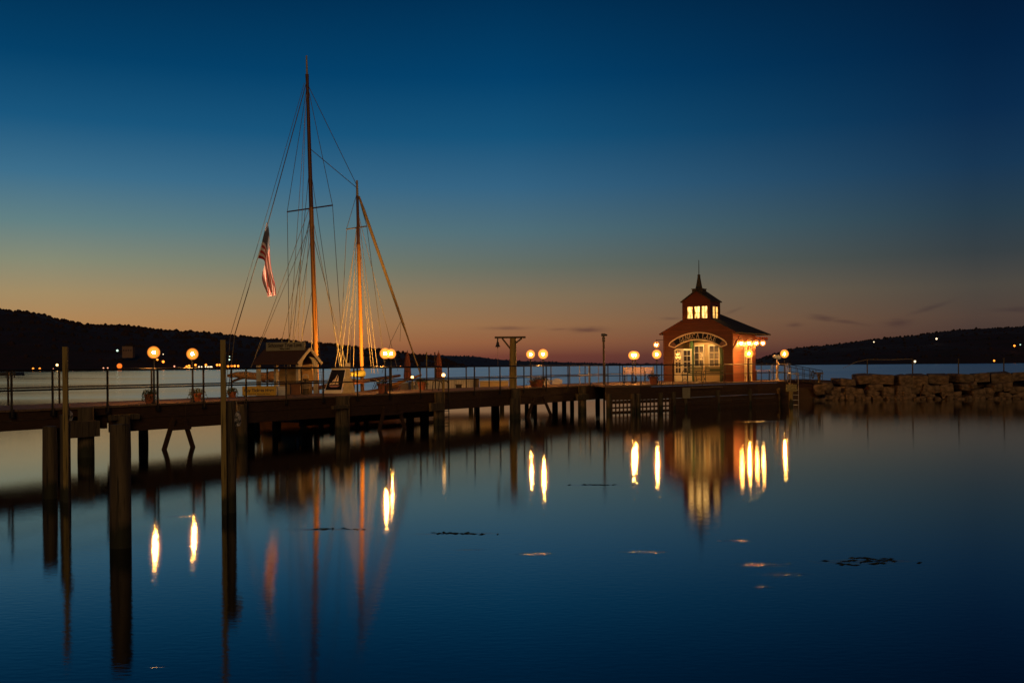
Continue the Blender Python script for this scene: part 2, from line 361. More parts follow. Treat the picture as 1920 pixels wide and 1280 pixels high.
# ------------------------------------------------------------------ hills
def lerp_prof(prof, x):
    for (a, ya), (b, yb) in zip(prof, prof[1:]):
        if x <= b: return ya + (yb - ya) * (x - a) / (b - a)
    return prof[-1][1]
def hill(name, prof, x0, x1, D1, D2, m, label, step=3, jag=1.0, rows=10, trees=0):
    mb = MB(); cols = []
    xs = [x0 + i * step for i in range(int((x1 - x0) / step) + 1)]
    pts = []
    for px in xs:
        py = lerp_prof(prof, px)
        top = P(px, py, D2); zt = max(top.z, .5)
        for j in range(rows + 3):
            t = j / rows; D = D1 + (D2 - D1) * t
            X = (px - 960) / F * D
            h = zt * (1 - (1 - min(t, 1)) ** 1.7) if t <= 1 else zt * (1 - (t - 1) * 1.5)
            h += noise.noise(Vector((X * .004, D * .004, 3))) * zt * .12 * sin(pi * min(t, 1))
            pts.append(Vector((X, D, max(h, -.5) if j else -1)))
    R = rows + 3
    fs = [(i * R + j, (i + 1) * R + j, (i + 1) * R + j + 1, i * R + j + 1) for i in range(len(xs) - 1) for j in range(R - 1)]
    mb.add(pts, fs)
    tag(link(name, mb.mesh(name), m, smooth=False), label, 'hill', kind='structure')
    if trees:                                    # wooded slope: crowns as one mass
        tb = MB(); rnd = random.Random(5)
        for k in range(trees):
            i = rnd.randrange(len(xs) - 1); j = rows if rnd.random() < .55 else rnd.randrange(1, rows)
            q = pts[i * R + j].lerp(pts[(i + 1) * R + j], rnd.random())
            r = (2.6 + rnd.random() ** 2 * 5.5) * D2 / 3000 * jag; h = r * (.8 + rnd.random() * .9)
            n0 = 6
            ring = lambda rr, z: [(q.x + rr * cos(2 * pi * a / n0 + k) * (1 + .35 * (rnd.random() - .5)), q.y + rr * sin(2 * pi * a / n0 + k), q.z + z) for a in range(n0)]
            vs = ring(r * .8, -r * .8) + ring(r, h * .25) + ring(r * .62, h * .75) + [(q.x, q.y, q.z + h)]
            f = []
            for l in range(2): f += [(l * n0 + a, l * n0 + (a + 1) % n0, (l + 1) * n0 + (a + 1) % n0, (l + 1) * n0 + a) for a in range(n0)]
            f += [(2 * n0 + a, 2 * n0 + (a + 1) % n0, 3 * n0) for a in range(n0)]
            tb.add(vs, f)
        me = bpy.data.meshes.new('forest'); me.from_pydata([tuple(v) for v in tb.v], [], tb.f)
        o = bpy.data.objects.new('forest', me); C.objects.link(o); me.materials.append(m)
        tag(o, 'dark wood covering the ' + label, 'forest', kind='stuff')
LP = [(-300, 560), (-100, 572), (0, 583), (30, 587), (60, 590), (80, 592), (100, 599), (130, 605), (160, 611), (240, 614), (300, 621), (380, 625), (440, 632), (500, 638), (560, 643), (620, 648), (680, 655), (760, 664), (830, 676), (880, 690)]
MPf = [(660, 690), (690, 664), (740, 664), (800, 665), (900, 669), (915, 672), (960, 676), (1010, 678), (1100, 680.5), (1200, 682), (1320, 682.5), (1500, 682)]
RP = [(1400, 683), (1440, 668), (1485, 654.5), (1540, 650), (1605, 642), (1660, 635), (1710, 631), (1760, 624), (1815, 619), (1920, 614.5), (2050, 608), (2300, 600)]
hill('hill', LP, -300, 878, 2000, 3000, FOREST, 'wooded hill sloping down on the left shore', trees=2600, jag=.9)
hill('hill', MPf, 664, 1500, 6000, 7500, NAVYH, 'low far navy blue hill behind the masts', step=4, trees=500, jag=.35)
hill('hill', RP, 1405, 2300, 1900, 2700, FOREST, 'wooded hill rising on the right shore', trees=1500, jag=.55)

# ------------------------------------------------------------------ far shore lights and buildings
FARL = glow('sodium_light', (1.0, .24, .02), 3.2)
FARW = glow('white_light', (1.0, .75, .45), 2.2)
FARG = glow('cool_light', (.6, .9, .7), 1.5)
FARR = glow('faint_red_light', (1.0, .35, .2), 2.0)
def slope_depth(px, py):
    for prof, D1, D2 in ((LP, 2000, 3000), (RP, 1900, 2700)):
        if not prof[0][0] <= px <= prof[-1][0]: continue
        zt = max(P(px, lerp_prof(prof, px), D2).z, .5)
        for k in range(201):
            t = k / 200; D = D1 + (D2 - D1) * t; X = (px - 960) / F * D
            h = zt * (1 - (1 - t) ** 1.7) + noise.noise(Vector((X * .004, D * .004, 3))) * zt * .12 * sin(pi * t)
            if P(px, py, D).z < h + 9: return D - 25
    return None
def far_lamp(px, py, D, r, m, label, group='street lamps on the far shore', hill_side=False):
    d2 = slope_depth(px, py) if D > 2000 else None
    if d2: r = r * d2 / D; D = d2
    q = P(px, py, D); mb = MB()
    mb.mi = 0; mb.tube([(0, 0, -max(min(q.z - .5, 7), .6)), (0, 0, 0)], .12, 5); mb.mi = 1; mb.ball((0, 0, 0), r, 10, 6)
    return solid(mb, 'street_lamp', [BLACK, m], label, 'lamp', q, group=group, smooth=True)
for px, py, lab in [(62, 691, 'tiny orange shore lamp, left one of the pair low at the far left'), (74.5, 691, 'tiny orange shore lamp, right one of the pair low at the far left')]:
    far_lamp(px, py, 1950, 1.9, FARL, lab)
far_lamp(107, 684, 1950, 2.3, glow('warm_light', (1, .55, .2), 5), 'bright amber shore lamp just left of the tall thin post')
far_lamp(100, 691.5, 1950, 1.2, FARR, 'faint pink shore lamp below the bright amber one')
far_lamp(220, 657, 2400, 2.6, FARG, 'pale green-white floodlight halfway up the left hill', 'lights on the hillsides')
far_lamp(224, 686, 1900, 5.0, glow('beacon_light', (1.0, .16, .006), 1.2), 'large deep orange harbour beacon on the far shore', None)
for px, py, lab in [(194, 690, 'faint pinkish shore lamp, left of the two beside the orange beacon'), (202, 690, 'faint pinkish shore lamp, right of the two beside the orange beacon')]:
    far_lamp(px, py, 1950, 1.4, FARR, lab)
far_lamp(137, 692, 1950, 1.0, FARR, 'dim pink shore lamp right of the tall thin post')
far_lamp(295, 674, 2100, 2.1, FARL, 'orange street lamp below right of the nearest bright pier lamp')
far_lamp(306, 678, 2050, 2.7, FARL, 'bigger orange street lamp further down right of the nearest pier lamp')
far_lamp(306, 664, 2300, 1.1, FARW, 'tiny white light on the slope right of the nearest pier lamp', 'lights on the hillsides')
far_lamp(327, 686.5, 1950, 1.5, FARR, 'weak orange shore lamp right of the beacon and left of the pier lamps')
for px, py, lab in [(350, 687, 'orange lamp low left under the second pier lamp'), (354.5, 685.5, 'orange lamp close beside the lowest one under the second pier lamp'), (366.5, 684, 'orange lamp just right under the second pier lamp'),
                    (386, 684, 'orange lamp above the row of white lights'), (407, 684, 'orange lamp, left of the pair beside the tall mooring post'), (412, 684, 'orange lamp, right of the pair beside the tall mooring post'),
                    (427.5, 686.5, 'first of four orange lamps right of the tall mooring post'), (434, 686, 'second of four orange lamps right of the tall mooring post'),
                    (440, 686, 'third of four orange lamps right of the tall mooring post'), (446.5, 686, 'last of four orange lamps right of the tall mooring post')]:
    far_lamp(px, py, 1950, 2.1, FARL, lab)
for i, px in enumerate((373, 378, 385.5, 390, 394, 397)):
    far_lamp(px, 687.5, 1940, 1.3, FARW, 'small white light in the low row on the far shore', 'row of white shore lights')
for px in (449, 453, 456, 459): far_lamp(px, 689.5, 1940, .9, FARW, 'small white light in the low row on the far shore', 'row of white shore lights')
far_lamp(430, 674, 2100, 1.8, FARG, 'pale green light over the row of four orange lamps', 'lights on the hillsides')
far_lamp(430.5, 668, 2100, 1.1, FARG, 'fainter green light above the pale green one', 'lights on the hillsides')
far_lamp(719, 686.8, 1900, 1.6, FARL, 'small orange shore light under the double pier lamp')
far_lamp(751, 687, 1900, 1.3, FARL, 'tiny orange shore light left of the closed umbrella')
for px, py, D, r, m, lab in [(1638.5, 641, 2450, 1.4, FARW, 'tiny pale light near the crest of the right hill'), (1756, 635, 2350, 2.2, FARW, 'brightest white light on the right hill slope'),
                       (1902, 648, 2250, 2.2, FARL, 'orange light on the slope at the far right'), (1913, 646, 2250, 1.3, FARG, 'cool white light beside the orange one at the far right'),
                       (1715.5, 677.5, 1850, 2.0, FARW, 'white shore light right behind the second breakwater post'), (1864, 676, 1850, 1.7, FARL, 'orange shore light between the last two breakwater posts')]:
    far_lamp(px, py, D, r, m, lab, 'lights on the right hill')
# pale building on the left slope
q = P(241, 663.5, slope_depth(241, 663.5) - 10); t = thing('hillside_building', 'pale boxy building on the dark left hillside', 'building', q)
mb = MB(); mb.box(-11, -6, -8, 11, 6, 16); part(mb, 'wall', mat('pale_render', (.26, .16, .12), .8), t)
mb = MB(); mb.box(-11.6, -6.6, 16, 11.6, 6.6, 17); part(mb, 'roof', ROOF, t)
for i in range(4):
    mb = MB(); mb.box(-9 + i * 5, -6.15, 6, -6.5 + i * 5, -6.02, 9); part(mb, 'window', GLASS, t)
# dark jetty at the far left
q = on_z(5, 0, 707); t = thing('distant_jetty', 'long low dark jetty on the water at the left edge', 'jetty', (q.x, q.y, 0))
mb = MB(); mb.box(-14, -3, .5, 6.2, 3, 1.7); part(mb, 'deck', BLACK, t)
for i in range(7):
    mb = MB(); mb.tube([(-12 + i * 2.9, -2.6, -2), (-12 + i * 2.9, -2.6, 2.4)], .18, 6); part(mb, 'pile', DARKW, t)

# ------------------------------------------------------------------ the pier
pier = thing('pier', 'long dark timber pier with steel railings leading to the red pavilion', 'pier', P0, PZ)
WD = 3.2
s_end = S(1200)
# deck boards (each span one part), laid across
mb = MB(); x = -6.0
rnd = random.Random(3)
while x < s_end + 6:
    w = .19; dz = rnd.uniform(-.004, .004); mb.box(x, -.12 + rnd.uniform(-.012, .012), DZ - .06 + dz, x + w - .012, WD + .12, DZ + dz); x += w
part(mb, 'deck', DECKW, pier)
def beam(sa, sb, z0, z1, n0, n1, nm='beam'):
    mb = MB(); mb.box(sa, n0, z0, sb, n1, z1); part(mb, nm, DARKW, pier, bevel=.01)
zt = DZ - .065
sb_ = [-6, S(145), S(187), S(208), S(440), S(640), S(822), S(965), S(1090), s_end + 3]
beam(-6, S(131), .86, 1.12, -.02, .16); beam(-6, S(131), 1.13, zt, -.04, .12)
beam(S(131) , S(208), 1.16, zt, -.04, .12)
segs = [(S(208), S(345), 1.0), (S(345), S(432), .99), (S(432), S(540), 1.0), (S(540), S(640), 1.0), (S(640), S(735), .99), (S(735), S(822), 1.0), (S(822), S(900), .99), (S(900), S(965), 1.0), (S(965), S(1030), .99), (S(1030), S(1090), 1.0), (S(1090), s_end + 1.5, .99)]
for a, b, z in segs:
    beam(a + .006, b - .006, z + .003, zt, -.04 + rnd.uniform(-.008, .008), .12)
    beam(a + .006, b - .006, .63, z - .003, -.02 + rnd.uniform(-.01, .01), .16)
beam(-6, S(200, WD), 1.0, zt, WD - .15, WD + .02); beam(S(200, WD) + .01, s_end, .72, zt, WD - .15, WD + .02)
for a in range(0, 12): beam(-4 + a * 3.6, -4 + a * 3.6 + .15, .75, zt - .004, .17, WD - .16, 'cross_beam')
def pile(px, n, r, ztop, label=None, zb=-4, m=PILEW, nm='pile'):
    s = S(px, n); mb = MB(); k = 14
    mb.tube([(s, n, zb), (s, n, 0), (s + rnd.uniform(-.01, .01), n, ztop)], [r * 1.04, r * 1.0, r * .94], k)
    return part(mb, nm, m, pier, label, smooth=True)
for px, wpx, zt2 in [(160, 30, 1.42), (231, 26, 1.12), (641, 28, 1.42), (823, 20, 1.42), (966, 19, 1.42), (1091, 16, 1.42), (452, 22, 1.3)]:
    Y = PL(S(px), 0).y; r = wpx / F * Y / 2
    pile(px, -.05 - r, r, zt2)
# thicker doubled piles under three bents
for px, wpx in [(634, 13), (817, 10), (961, 12)]:
    Y = PL(S(px), 0).y; r = wpx / F * Y / 2; pile(px, -.35, r, .98)
# far row
for px, wpx in [(105, 20), (268, 18), (468, 18), (515, 11), (569, 12), (768, 15), (795, 17), (895, 8), (928, 16), (987, 8), (1003, 7), (1040, 11), (1072, 8), (1120, 9)]:
    Y = PL(S(px, WD), WD).y; pile(px, WD, wpx / F * Y / 2, 1.0)
# clamp timbers at the first bent
def cap(pa, pb, z0, z1, n0, n1):
    mb = MB(); mb.box(S(pa, n0), n0, z0, S(pb, n0), n1, z1); part(mb, 'pile_cap', PILEW, pier, bevel=.012)
cap(131, 187, .60, 1.04, -.72, -.56); cap(133, 185, .60, 1.04, -.03, .2)
cap(207, 262, 1.0, 1.16, -.34, -.19); cap(625, 655, .98, 1.10, -.78, -.66); cap(808, 832, .64, .98, -.62, -.5); cap(1083, 1104, .68, 1.0, -.55, -.42)
# V braces spreading to the water
for pa, pb, pc, pd in [(320, 297, 339, 360), (717, 703, 741, 757), (997, 982, 1014, 1032)]:
    for a, b in ((pa, pb), (pc, pd)):
        mb = MB(); mb.bar((S(a), -.12, .95), (S(b), -.12, -.25), .11, .11); part(mb, 'brace', DARKW, pier)
    mb = MB(); mb.bar((S(pa) - .2, -.20, .64), (S(pc) + .2, -.20, .64), .08, .12); part(mb, 'brace', DARKW, pier)

# railings
RZ = CAMH - .005; RM = 1.945
def railing(pts, tops, parent, lab=None, m=STEEL, frame=True, mid=True):
    """pts: post feet (x, y, z) in parent's frame along the line"""
    r = part(MB().tube([Vector((p[0], p[1], RZ)) for p in tops], .032, 8), 'railing', m, parent, lab, smooth=True)
    if mid: part(MB().tube([Vector((p[0], p[1], RM)) for p in tops], .025, 8), 'mid_rail', m, r, smooth=True)
    for p in pts:
        mb = MB(); mb.tube([(p[0], p[1], p[2]), (p[0], p[1], RZ)], .032, 8)
        mb.box(p[0] - .07, p[1] - .02, DZ - .22, p[0] + .07, p[1] + .02, DZ - .05)
        part(mb, 'post', m, r, smooth=True)
    return r
nearp = [-60, 15, 92, 195, 289, 375, 455, 530, 600, 664, 725, 782, 835, 884, 932, 977, 1019, 1060, 1101, 1135]
railing([(S(p), -.16, DZ - .2) for p in nearp], [(S(-100), -.16), (S(1135), -.16)], pier, 'near side railing')
farp = [-40, 15, 111, 201, 284, 361, 434, 501, 565, 625, 663.5, 733, 800, 816, 874, 917, 996, 1033, 1068, 1097, 1162]
railing([(S(p, WD + .16), WD + .16, DZ - .2) for p in farp], [(S(-100, WD), WD + .16), (S(1180, WD), WD + .16)], pier, 'far side railing')

# ------------------------------------------------------------------ platform with the pavilion
fr = [(1135, 722.9), (1200, 721.9), (1290, 719.2), (1352, 717.2), (1420, 715.2), (1473, 713.9)]
fpts = [on_z(px, DZ, py) for px, py in fr]
plat = thing('platform', 'broad timber platform on cribs carrying the red pavilion', 'platform', (10, 58, 0)); ORG = Vector((10, 58, 0))
backp = [Vector((18.6, 66.5, DZ)), Vector((14.5, 71.0, DZ)), Vector((5.5, 62.5, DZ)), Vector((4.0, 57.6, DZ))]
poly = fpts + backp
pp = [Vector((p.x, p.y, DZ + .012 - .1)) for p in poly]
mb = MB(); mb.prism(pp, (0, 0, .1)); part(mb, 'deck', DECKW, plat, org=ORG)
# plank skirt: three courses of dark timber with posts
for a, b in zip(fpts, fpts[1:]):
    d = (b - a).normalized(); nrm = Vector((d.y, -d.x, 0))
    for z0, z1, o in ((1.10, 1.325, .03), (.88, 1.098, .027), (.66, .878, .03)):
        mb = MB(); mb.bar(a - nrm * o + Vector((0, 0, (z0 + z1) / 2 - DZ)) + d * .006, b - nrm * o + Vector((0, 0, (z0 + z1) / 2 - DZ)) - d * .006, .07, z1 - z0)
        part(mb, 'beam', DARKW, plat, org=ORG)
def fpt(px, off=0.0):
    """point of the platform's front edge under photo column px, pulled off metres to the lake side"""
    for (a, ay), (b, by) in zip(fr, fr[1:]):
        if a <= px <= b:
            q = on_z(px, DZ, ay + (by - ay) * (px - a) / (b - a)); break
    else: q = on_z(px, DZ, fr[-1][1] if px > fr[-1][0] else fr[0][1])
    return Vector((q.x, q.y - off, 0))
# solid crib of stacked timbers on the right two thirds
cr = [1258, 1292, 1330, 1370, 1415, 1462, 1477]
for i, (a, b) in enumerate(zip(cr, cr[1:])):
    for k in range(4):
        z0 = -.25 + k * .226; A = fpt(a); B = fpt(b); A.z = B.z = z0 + .11
        mb = MB(); mb.bar(A + Vector((.01, -.02 + .03 * (k % 2), 0)), B + Vector((-.01, -.02 + .03 * (k % 2), 0)), .2, .215); part(mb, 'crib_timber', DARKW, plat, org=ORG, bevel=.012)
E1 = fpt(1477); E2 = Vector((18.5, 66.2, 0))
for k in range(7):
    z0 = -.25 + k * .226; mb = MB(); mb.bar(E1 + Vector((0, .15, z0 + .11)), E2 + Vector((0, 0, z0 + .11)), .2, .215); part(mb, 'crib_timber', DARKW, plat, org=ORG)
for px in (1141, 1186, 1196, 1238, 1262, 1284, 1345, 1405, 1460):
    q = fpt(px, .05); mb = MB(); mb.tube([q + Vector((0, 0, -4)), q + Vector((0, 0, 1.0))], .14, 10); part(mb, 'pile', PILEW, plat, org=ORG, smooth=True)
for px, y0 in ((1285, .72), ):
    q = fpt(px, .18); mb = MB(); mb.box(q.x - .22, q.y - .12, .62, q.x + .22, q.y + .1, 1.22); part(mb, 'concrete_block', CONC, plat, org=ORG, bevel=.02)
q0 = fpt(1293, .3); q1 = fpt(1350, .3); mb = MB(); mb.bar(q0 + Vector((0, 0, 1.19)), q1 + Vector((0, 0, 1.19)), .25, .06); part(mb, 'step', DECKW, plat, org=ORG)
# slatted fender between water and deck on the left third
def fr_at(px, z): q = fpt(px, .12); q.z = z; return q
for z, h in ((.52, .10), (.26, .085), (.03, .10), (.60, .06)):
    mb = MB(); mb.bar(fr_at(1143, z), fr_at(1257, z), .07, h); part(mb, 'fender_rail', DARKW, plat, org=ORG)
for i in range(16):
    px = 1146.5 + i * 7.2; mb = MB(); mb.bar(fr_at(px, -.3), fr_at(px, .68), .075, .07, up=(0, 1, 0)); part(mb, 'fender_slat', DARKW, plat, org=ORG)
# platform railings
frp = [1135, 1168, 1202, 1241, 1262, 1290, 1317, 1360, 1404, 1428, 1451, 1473]
pts = [fpt(p, -.06) for p in frp]
def wrail(pts, lab, m):
    pts = [Vector(p) - ORG for p in pts]
    r = part(MB().tube([(p.x, p.y, RZ) for p in pts], .026), 'railing', m, plat, lab, smooth=True)
    part(MB().tube([(p.x, p.y, RM) for p in pts], .02), 'mid_rail', m, r, smooth=True)
    for p in pts: part(MB().tube([(p.x, p.y, DZ - .1), (p.x, p.y, RZ)], .024), 'post', m, r, smooth=True)
wrail(pts, 'railing along the front of the pavilion', STEEL)
bp = [Vector((3.9, 57.4, 0)), Vector((4.6, 59.6, 0)), Vector((5.4, 62.2, 0)), Vector((7.4, 64.2, 0)), Vector((9.4, 66.1, 0))]
wrail(bp, 'railing behind the benches', GALV)
bp = [Vector((18.5, 66.3, 0)), Vector((17.6, 67.4, 0)), Vector((16.7, 68.4, 0)), Vector((15.6, 69.6, 0))]
wrail(bp, 'pale railing at the right end', GALV)
bp = [fpt(1473, -.06), Vector((17.5, 63.3, 0)), Vector((18.4, 65.9, 0))]
wrail(bp, 'pale railing down the right side', GALV)

# ------------------------------------------------------------------ the red pavilion
HA = Vector((9.52, 62.6, DZ + .014)); HZ = atan2(-NV.y, -NV.x)
HX = Vector((-NV.x, -NV.y, 0)); HY = U
def hw(px, y):
    k = (px - 960) / F; b = HA + HY * y
    return (k * b.y - b.x) / (HX.x - k * HX.y)
hs = thing('pavilion', 'small red clapboard pavilion with a lit cupola and spire at the pier head', 'pavilion', HA, HZ)
HWD, HL, EZ = 4.55, 4.07, 2.95
XL, XR = .654, 3.97; AR = 2.6; XC = (XL + XR) / 2; ACZ = 2.55 - AR
def arcz(x, r=AR): return ACZ + sqrt(max(r * r - (x - XC) ** 2, 0))
cupL, cupR, cupZ = 1.30, 3.15, 3.74
def rake(x):  # underside line of the front roof edge
    return EZ + (x + .2) * (cupZ - EZ) / 1.5 if x < HWD / 2 else EZ + (HWD + .2 - x) * (cupZ - EZ) / 1.6
# front facade: one wall with the arched opening and the cupola front in one plane
nseg = 16; ax = [XL + (XR - XL) * i / nseg for i in range(nseg + 1)]
outl = [(0, 0), (XL, 0)] + [(x, arcz(x)) for x in ax] + [(XR, 0), (HWD, 0), (HWD, rake(HWD)), (cupR, rake(cupR)), (cupR, 4.95), (2.225, 5.56), (cupL, 4.95), (cupL, rake(cupL)), (0, rake(0))]
# split into simple strips so that the polygon stays clean
mb = MB(); T0, T1 = 0.0, .14
def strip(a, b, za0, zb0, za1, zb1): mb.prism([(a, T0, za0), (b, T0, zb0), (b, T0, zb1), (a, T0, za1)], (0, T1 - T0, 0))
strip(0, XL, 0, 0, rake(0), rake(XL)); strip(XR, HWD, 0, 0, rake(XR), rake(HWD))
for a, b in zip(ax, ax[1:]):
    ra = min(rake(a), 9); rb = min(rake(b), 9)
    if a >= cupL - .12 and b <= cupR + .12: ra = rb = 3.70
    strip(a, b, arcz(a), arcz(b), ra, rb)
wall = part(mb, 'wall', RED, hs)
wins_c = [(hw(1289, 0), hw(1299.5, 0)), (hw(1302.5, 0), hw(1313.2, 0)), (hw(1316, 0), hw(1327, 0))]
wz0, wz1 = 1.07 + (hor(1306) - 597) / F * 61.4, 1.07 + (hor(1306) - 575) / F * 61.4
mb = MB(); strip2 = lambda a, b, z0, z1: mb.box(a, 0, z0, b, .12, z1)
strip2(cupL, cupR, 3.702, wz0); strip2(cupL, cupR, wz1, 4.95)
edges = [cupL] + [e for w in wins_c for e in w] + [cupR]
for i in range(0, len(edges), 2): strip2(edges[i], edges[i + 1], wz0 + .001, wz1 - .001)
mb.prism([(cupL, 0, 4.951), (cupR, 0, 4.951), (2.225, 0, 5.56)], (0, .12, 0))
CD = 1.62
# right and left walls of the cupola
ws = [(.42, .78), (.90, 1.26)]
for xx in (cupR - .12, cupL):
    mb.box(xx, .121, 3.3, xx + .12, CD, wz0); mb.box(xx, .121, wz1, xx + .12, CD, 4.95)
    for a, b in ((.121, ws[0][0]), (ws[0][1], ws[1][0]), (ws[1][1], CD)): mb.box(xx, a, wz0 + .001, xx + .12, b, wz1 - .001)
mb.box(cupL + .121, CD - .12, 3.3, cupR - .121, CD, 4.95)
mb.prism([(cupL, CD - .12, 4.951), (cupR, CD - .12, 4.951), (2.225, CD - .12, 5.56)], (0, .12, 0))
cup = part(mb, 'cupola', RED, hs)
def cupwin(x0, x1, y, axis):
    mb = MB(); 
    if axis == 'x': mb.box(x0, y + .05, wz0, x1, y + .06, wz1)
    else: mb.box(y - .06, x0, wz0, y - .05, x1, wz1)
    w = part(mb, 'window', LIT, cup)
    mb = MB(); mw = .022; zm = (wz0 + wz1) / 2 - .02; xm = (x0 + x1) / 2
    if axis == 'x':
        mb.box(xm - mw / 2, y + .02, wz0, xm + mw / 2, y + .045, wz1); mb.box(x0, y + .018, zm - mw / 2, x1, y + .047, zm + mw / 2)
        mb.box(x0, y + .01, wz0, x0 + .02, y + .049, wz1); mb.box(x1 - .02, y + .01, wz0, x1, y + .049, wz1)
    else:
        mb.box(y - .045, xm - mw / 2, wz0, y - .02, xm + mw / 2, wz1); mb.box(y - .047, x0, zm - mw / 2, y - .018, x1, zm + mw / 2)
        mb.box(y - .049, x0, wz0, y - .01, x0 + .02, wz1); mb.box(y - .049, x1 - .02, wz0, y - .01, x1, wz1)
    part(mb, 'frame', SGOLD, w)
for a, b in wins_c: cupwin(a, b, 0, 'x')
for a, b in ws: cupwin(a, b, cupR, 'y')
# cupola roof, block, spire and rod
mb = MB(); ov = .09
for sgn, xe in ((-1, cupL - ov), (1, cupR + ov)):
    ze = 4.95 - ov * .55
    mb.prism([(xe, -.1, ze), (2.225, -.1, 5.60), (2.225, CD + .1, 5.60), (xe, CD + .1, ze)], (0, 0, .06))
part(mb, 'cupola_roof', ROOF, cup)
mb = MB(); mb.box(1.93, .05, 5.42, 2.6, .72, 5.70); mb.box(1.90, .02, 5.701, 2.63, .75, 5.74); part(mb, 'spire_base', ROOF, cup)
mb = MB(); mb.lathe((2.26, .38, 0), [(.25, 5.741), (.21, 5.85), (.14, 6.2), (.085, 6.52), (.10, 6.54), (.10, 6.6), (.03, 6.64)], 8); part(mb, 'spire', ROOF, cup)
mb = MB(); mb.tube([(2.26, .38, 6.6), (2.26, .38, 7.52)], [.028, .018], 6); part(mb, 'rod', BLACK, cup)
# main roof: two slopes from front rake to rear overhang
RL = HL + 2.35
mb = MB()
zr = rake(0); slope = (cupZ - EZ) / 1.5
zrid = EZ + (2.275 + .2) * slope
for xe in (-.22, HWD + .22):
    z_e = EZ - .02
    if xe < 0: q = [(xe, z_e), (2.275, zrid)]
    else: q = [(xe, z_e), (2.275, zrid)]
    # the front part stops at the cupola, behind it runs to the ridge
    xs = cupL if xe < 0 else cupR; zs = z_e + (zrid - z_e) * abs(xs - xe) / abs(2.275 - xe)
    mb.prism([(xe, -.06, z_e), (xs, -.06, zs), (xs, CD, zs), (xe, CD, z_e)], (0, 0, .07))
    mb.prism([(xe, CD + .001, z_e), (2.275, CD + .001, zrid), (2.275, 3.85, zrid), (xe, RL, z_e)], (0, 0, .07))
mb.prism([(-.22, RL + .002, EZ - .02), (2.275, 3.852, zrid), (HWD + .22, RL + .002, EZ - .02)], (0, 0, .07))
part(mb, 'roof', ROOF, hs)
for xe, xs in ((-.23, cupL), (HWD + .23, cupR)):
    zs = EZ - .02 + (zrid - EZ + .02) * abs(xs - xe) / abs(2.275 - xe)
    part(MB().bar((xe, -.075, EZ + .0), (xs, -.075, zs + .02), .03, .11), 'rake_board', RED, hs)
# side walls, right one with a lit opening, soffit
mb = MB(); mb.box(0, .141, 0, .12, HL, 2.9); mb.box(0, HL - .12, 0, HWD, HL - .001, 2.9)
mb.box(HWD - .12, .141, 0, HWD, 2.0, 2.9); mb.box(HWD - .12, 2.0, 2.15, HWD, 3.75, 2.9); mb.box(HWD - .12, 2.45, 0, HWD, 2.9, 2.149); mb.box(HWD - .12, 3.4, 0, HWD, HL - .121, 2.899)
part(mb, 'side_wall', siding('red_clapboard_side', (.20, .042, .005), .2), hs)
for a, b in ((2.0, 2.45), (2.9, 3.4)):
    mb = MB(); mb.box(HWD - .08, a, .0, HWD - .06, b, 2.15); w = part(mb, 'door', GLASS, hs)
    mb = MB()
    mb.box(HWD - .058, a, 0, HWD + .01, a + .07, 2.148); mb.box(HWD - .058, b - .07, 0, HWD + .01, b, 2.148); mb.box(HWD - .058, (a + b) / 2 - .02, .3, HWD - .02, (a + b) / 2 + .02, 2.148)
    for z in (.3, .95, 1.55, 2.08): mb.box(HWD - .057, a + .07, z, HWD - .025, b - .07, z + .05)
    part(mb, 'frame', CREAM, w)
mb = MB(); mb.box(HWD - .02, .03, 2.62, HWD + .015, RL, 2.8); part(mb, 'trim_board', REDP, hs)
mb = MB(); mb.bar((HWD - .02, -.0, 1.95), (HWD + .28, -.0, 2.55), .06, .08); part(mb, 'bracket', REDP, hs)
mb = MB(); mb.bar((HWD + .0, .5, 2.2), (HWD + .25, .5, 2.78), .05, .06); part(mb, 'bracket', REDP, hs)
# recessed porch behind the arch
BY = 1.35
mb = MB(); mb.box(.121, BY, 0, HWD - .121, BY + .1, 2.88); part(mb, 'porch_wall', mat('cream_boards', (.46, .33, .16), .6, (.38, .27, .13), 5, (8, 1, 1)), hs)
mb = MB(); mb.box(.121, .142, 2.74, HWD - .121, BY - .001, 2.79); part(mb, 'porch_ceiling', mat('porch_green', (.22, .22, .12), .6), hs)
def gwin(x0, x1, z0, z1, y, cols=2, rows=3, nm='window', par=None, rot=None):
    """framed window with muntins; drawn in a local x/z plane at depth y (towards -y)"""
    tf = rot or (lambda v: v)
    mb = MB(); mb.box(x0, y - .03, z0, x1, y - .01, z1); mb.v = [Vector(tf(v)) for v in mb.v]; w = part(mb, nm, GLASS, par or hs)
    mb = MB(); t = .055
    mb.box(x0 - t, y - .07, z0 - t, x0 + .012, y - .004, z1 + t); mb.box(x1 - .012, y - .07, z0 - t, x1 + t, y - .004, z1 + t)
    mb.box(x0 + .012, y - .068, z0 - t, x1 - .012, y - .004, z0 + .012); mb.box(x0 + .012, y - .068, z1 - .012, x1 - .012, y - .004, z1 + t)
    for i in range(1, cols): x = x0 + (x1 - x0) * i / cols; mb.box(x - .016, y - .06, z0 + .012, x + .016, y - .031, z1 - .012)
    for j in range(1, rows): z = z0 + (z1 - z0) * j / rows; mb.box(x0 + .012, y - .062, z - .016, x1 - .012, y - .033, z + .016)
    mb.v = [Vector(tf(v)) for v in mb.v]; part(mb, 'frame', CREAM, w); return w
for a, b in ((1303, 1320), (1331, 1348.5)):
    gwin(hw(a, BY), hw(b, BY), .95, 2.22, BY)
x0 = hw(1308, BY); 
for px in (1297.5, 1353):
    x = hw(px, .95); mb = MB(); mb.box(x - .09, .86, 0, x + .09, 1.04, 2.738); part(mb, 'porch_post', GREEN, hs)
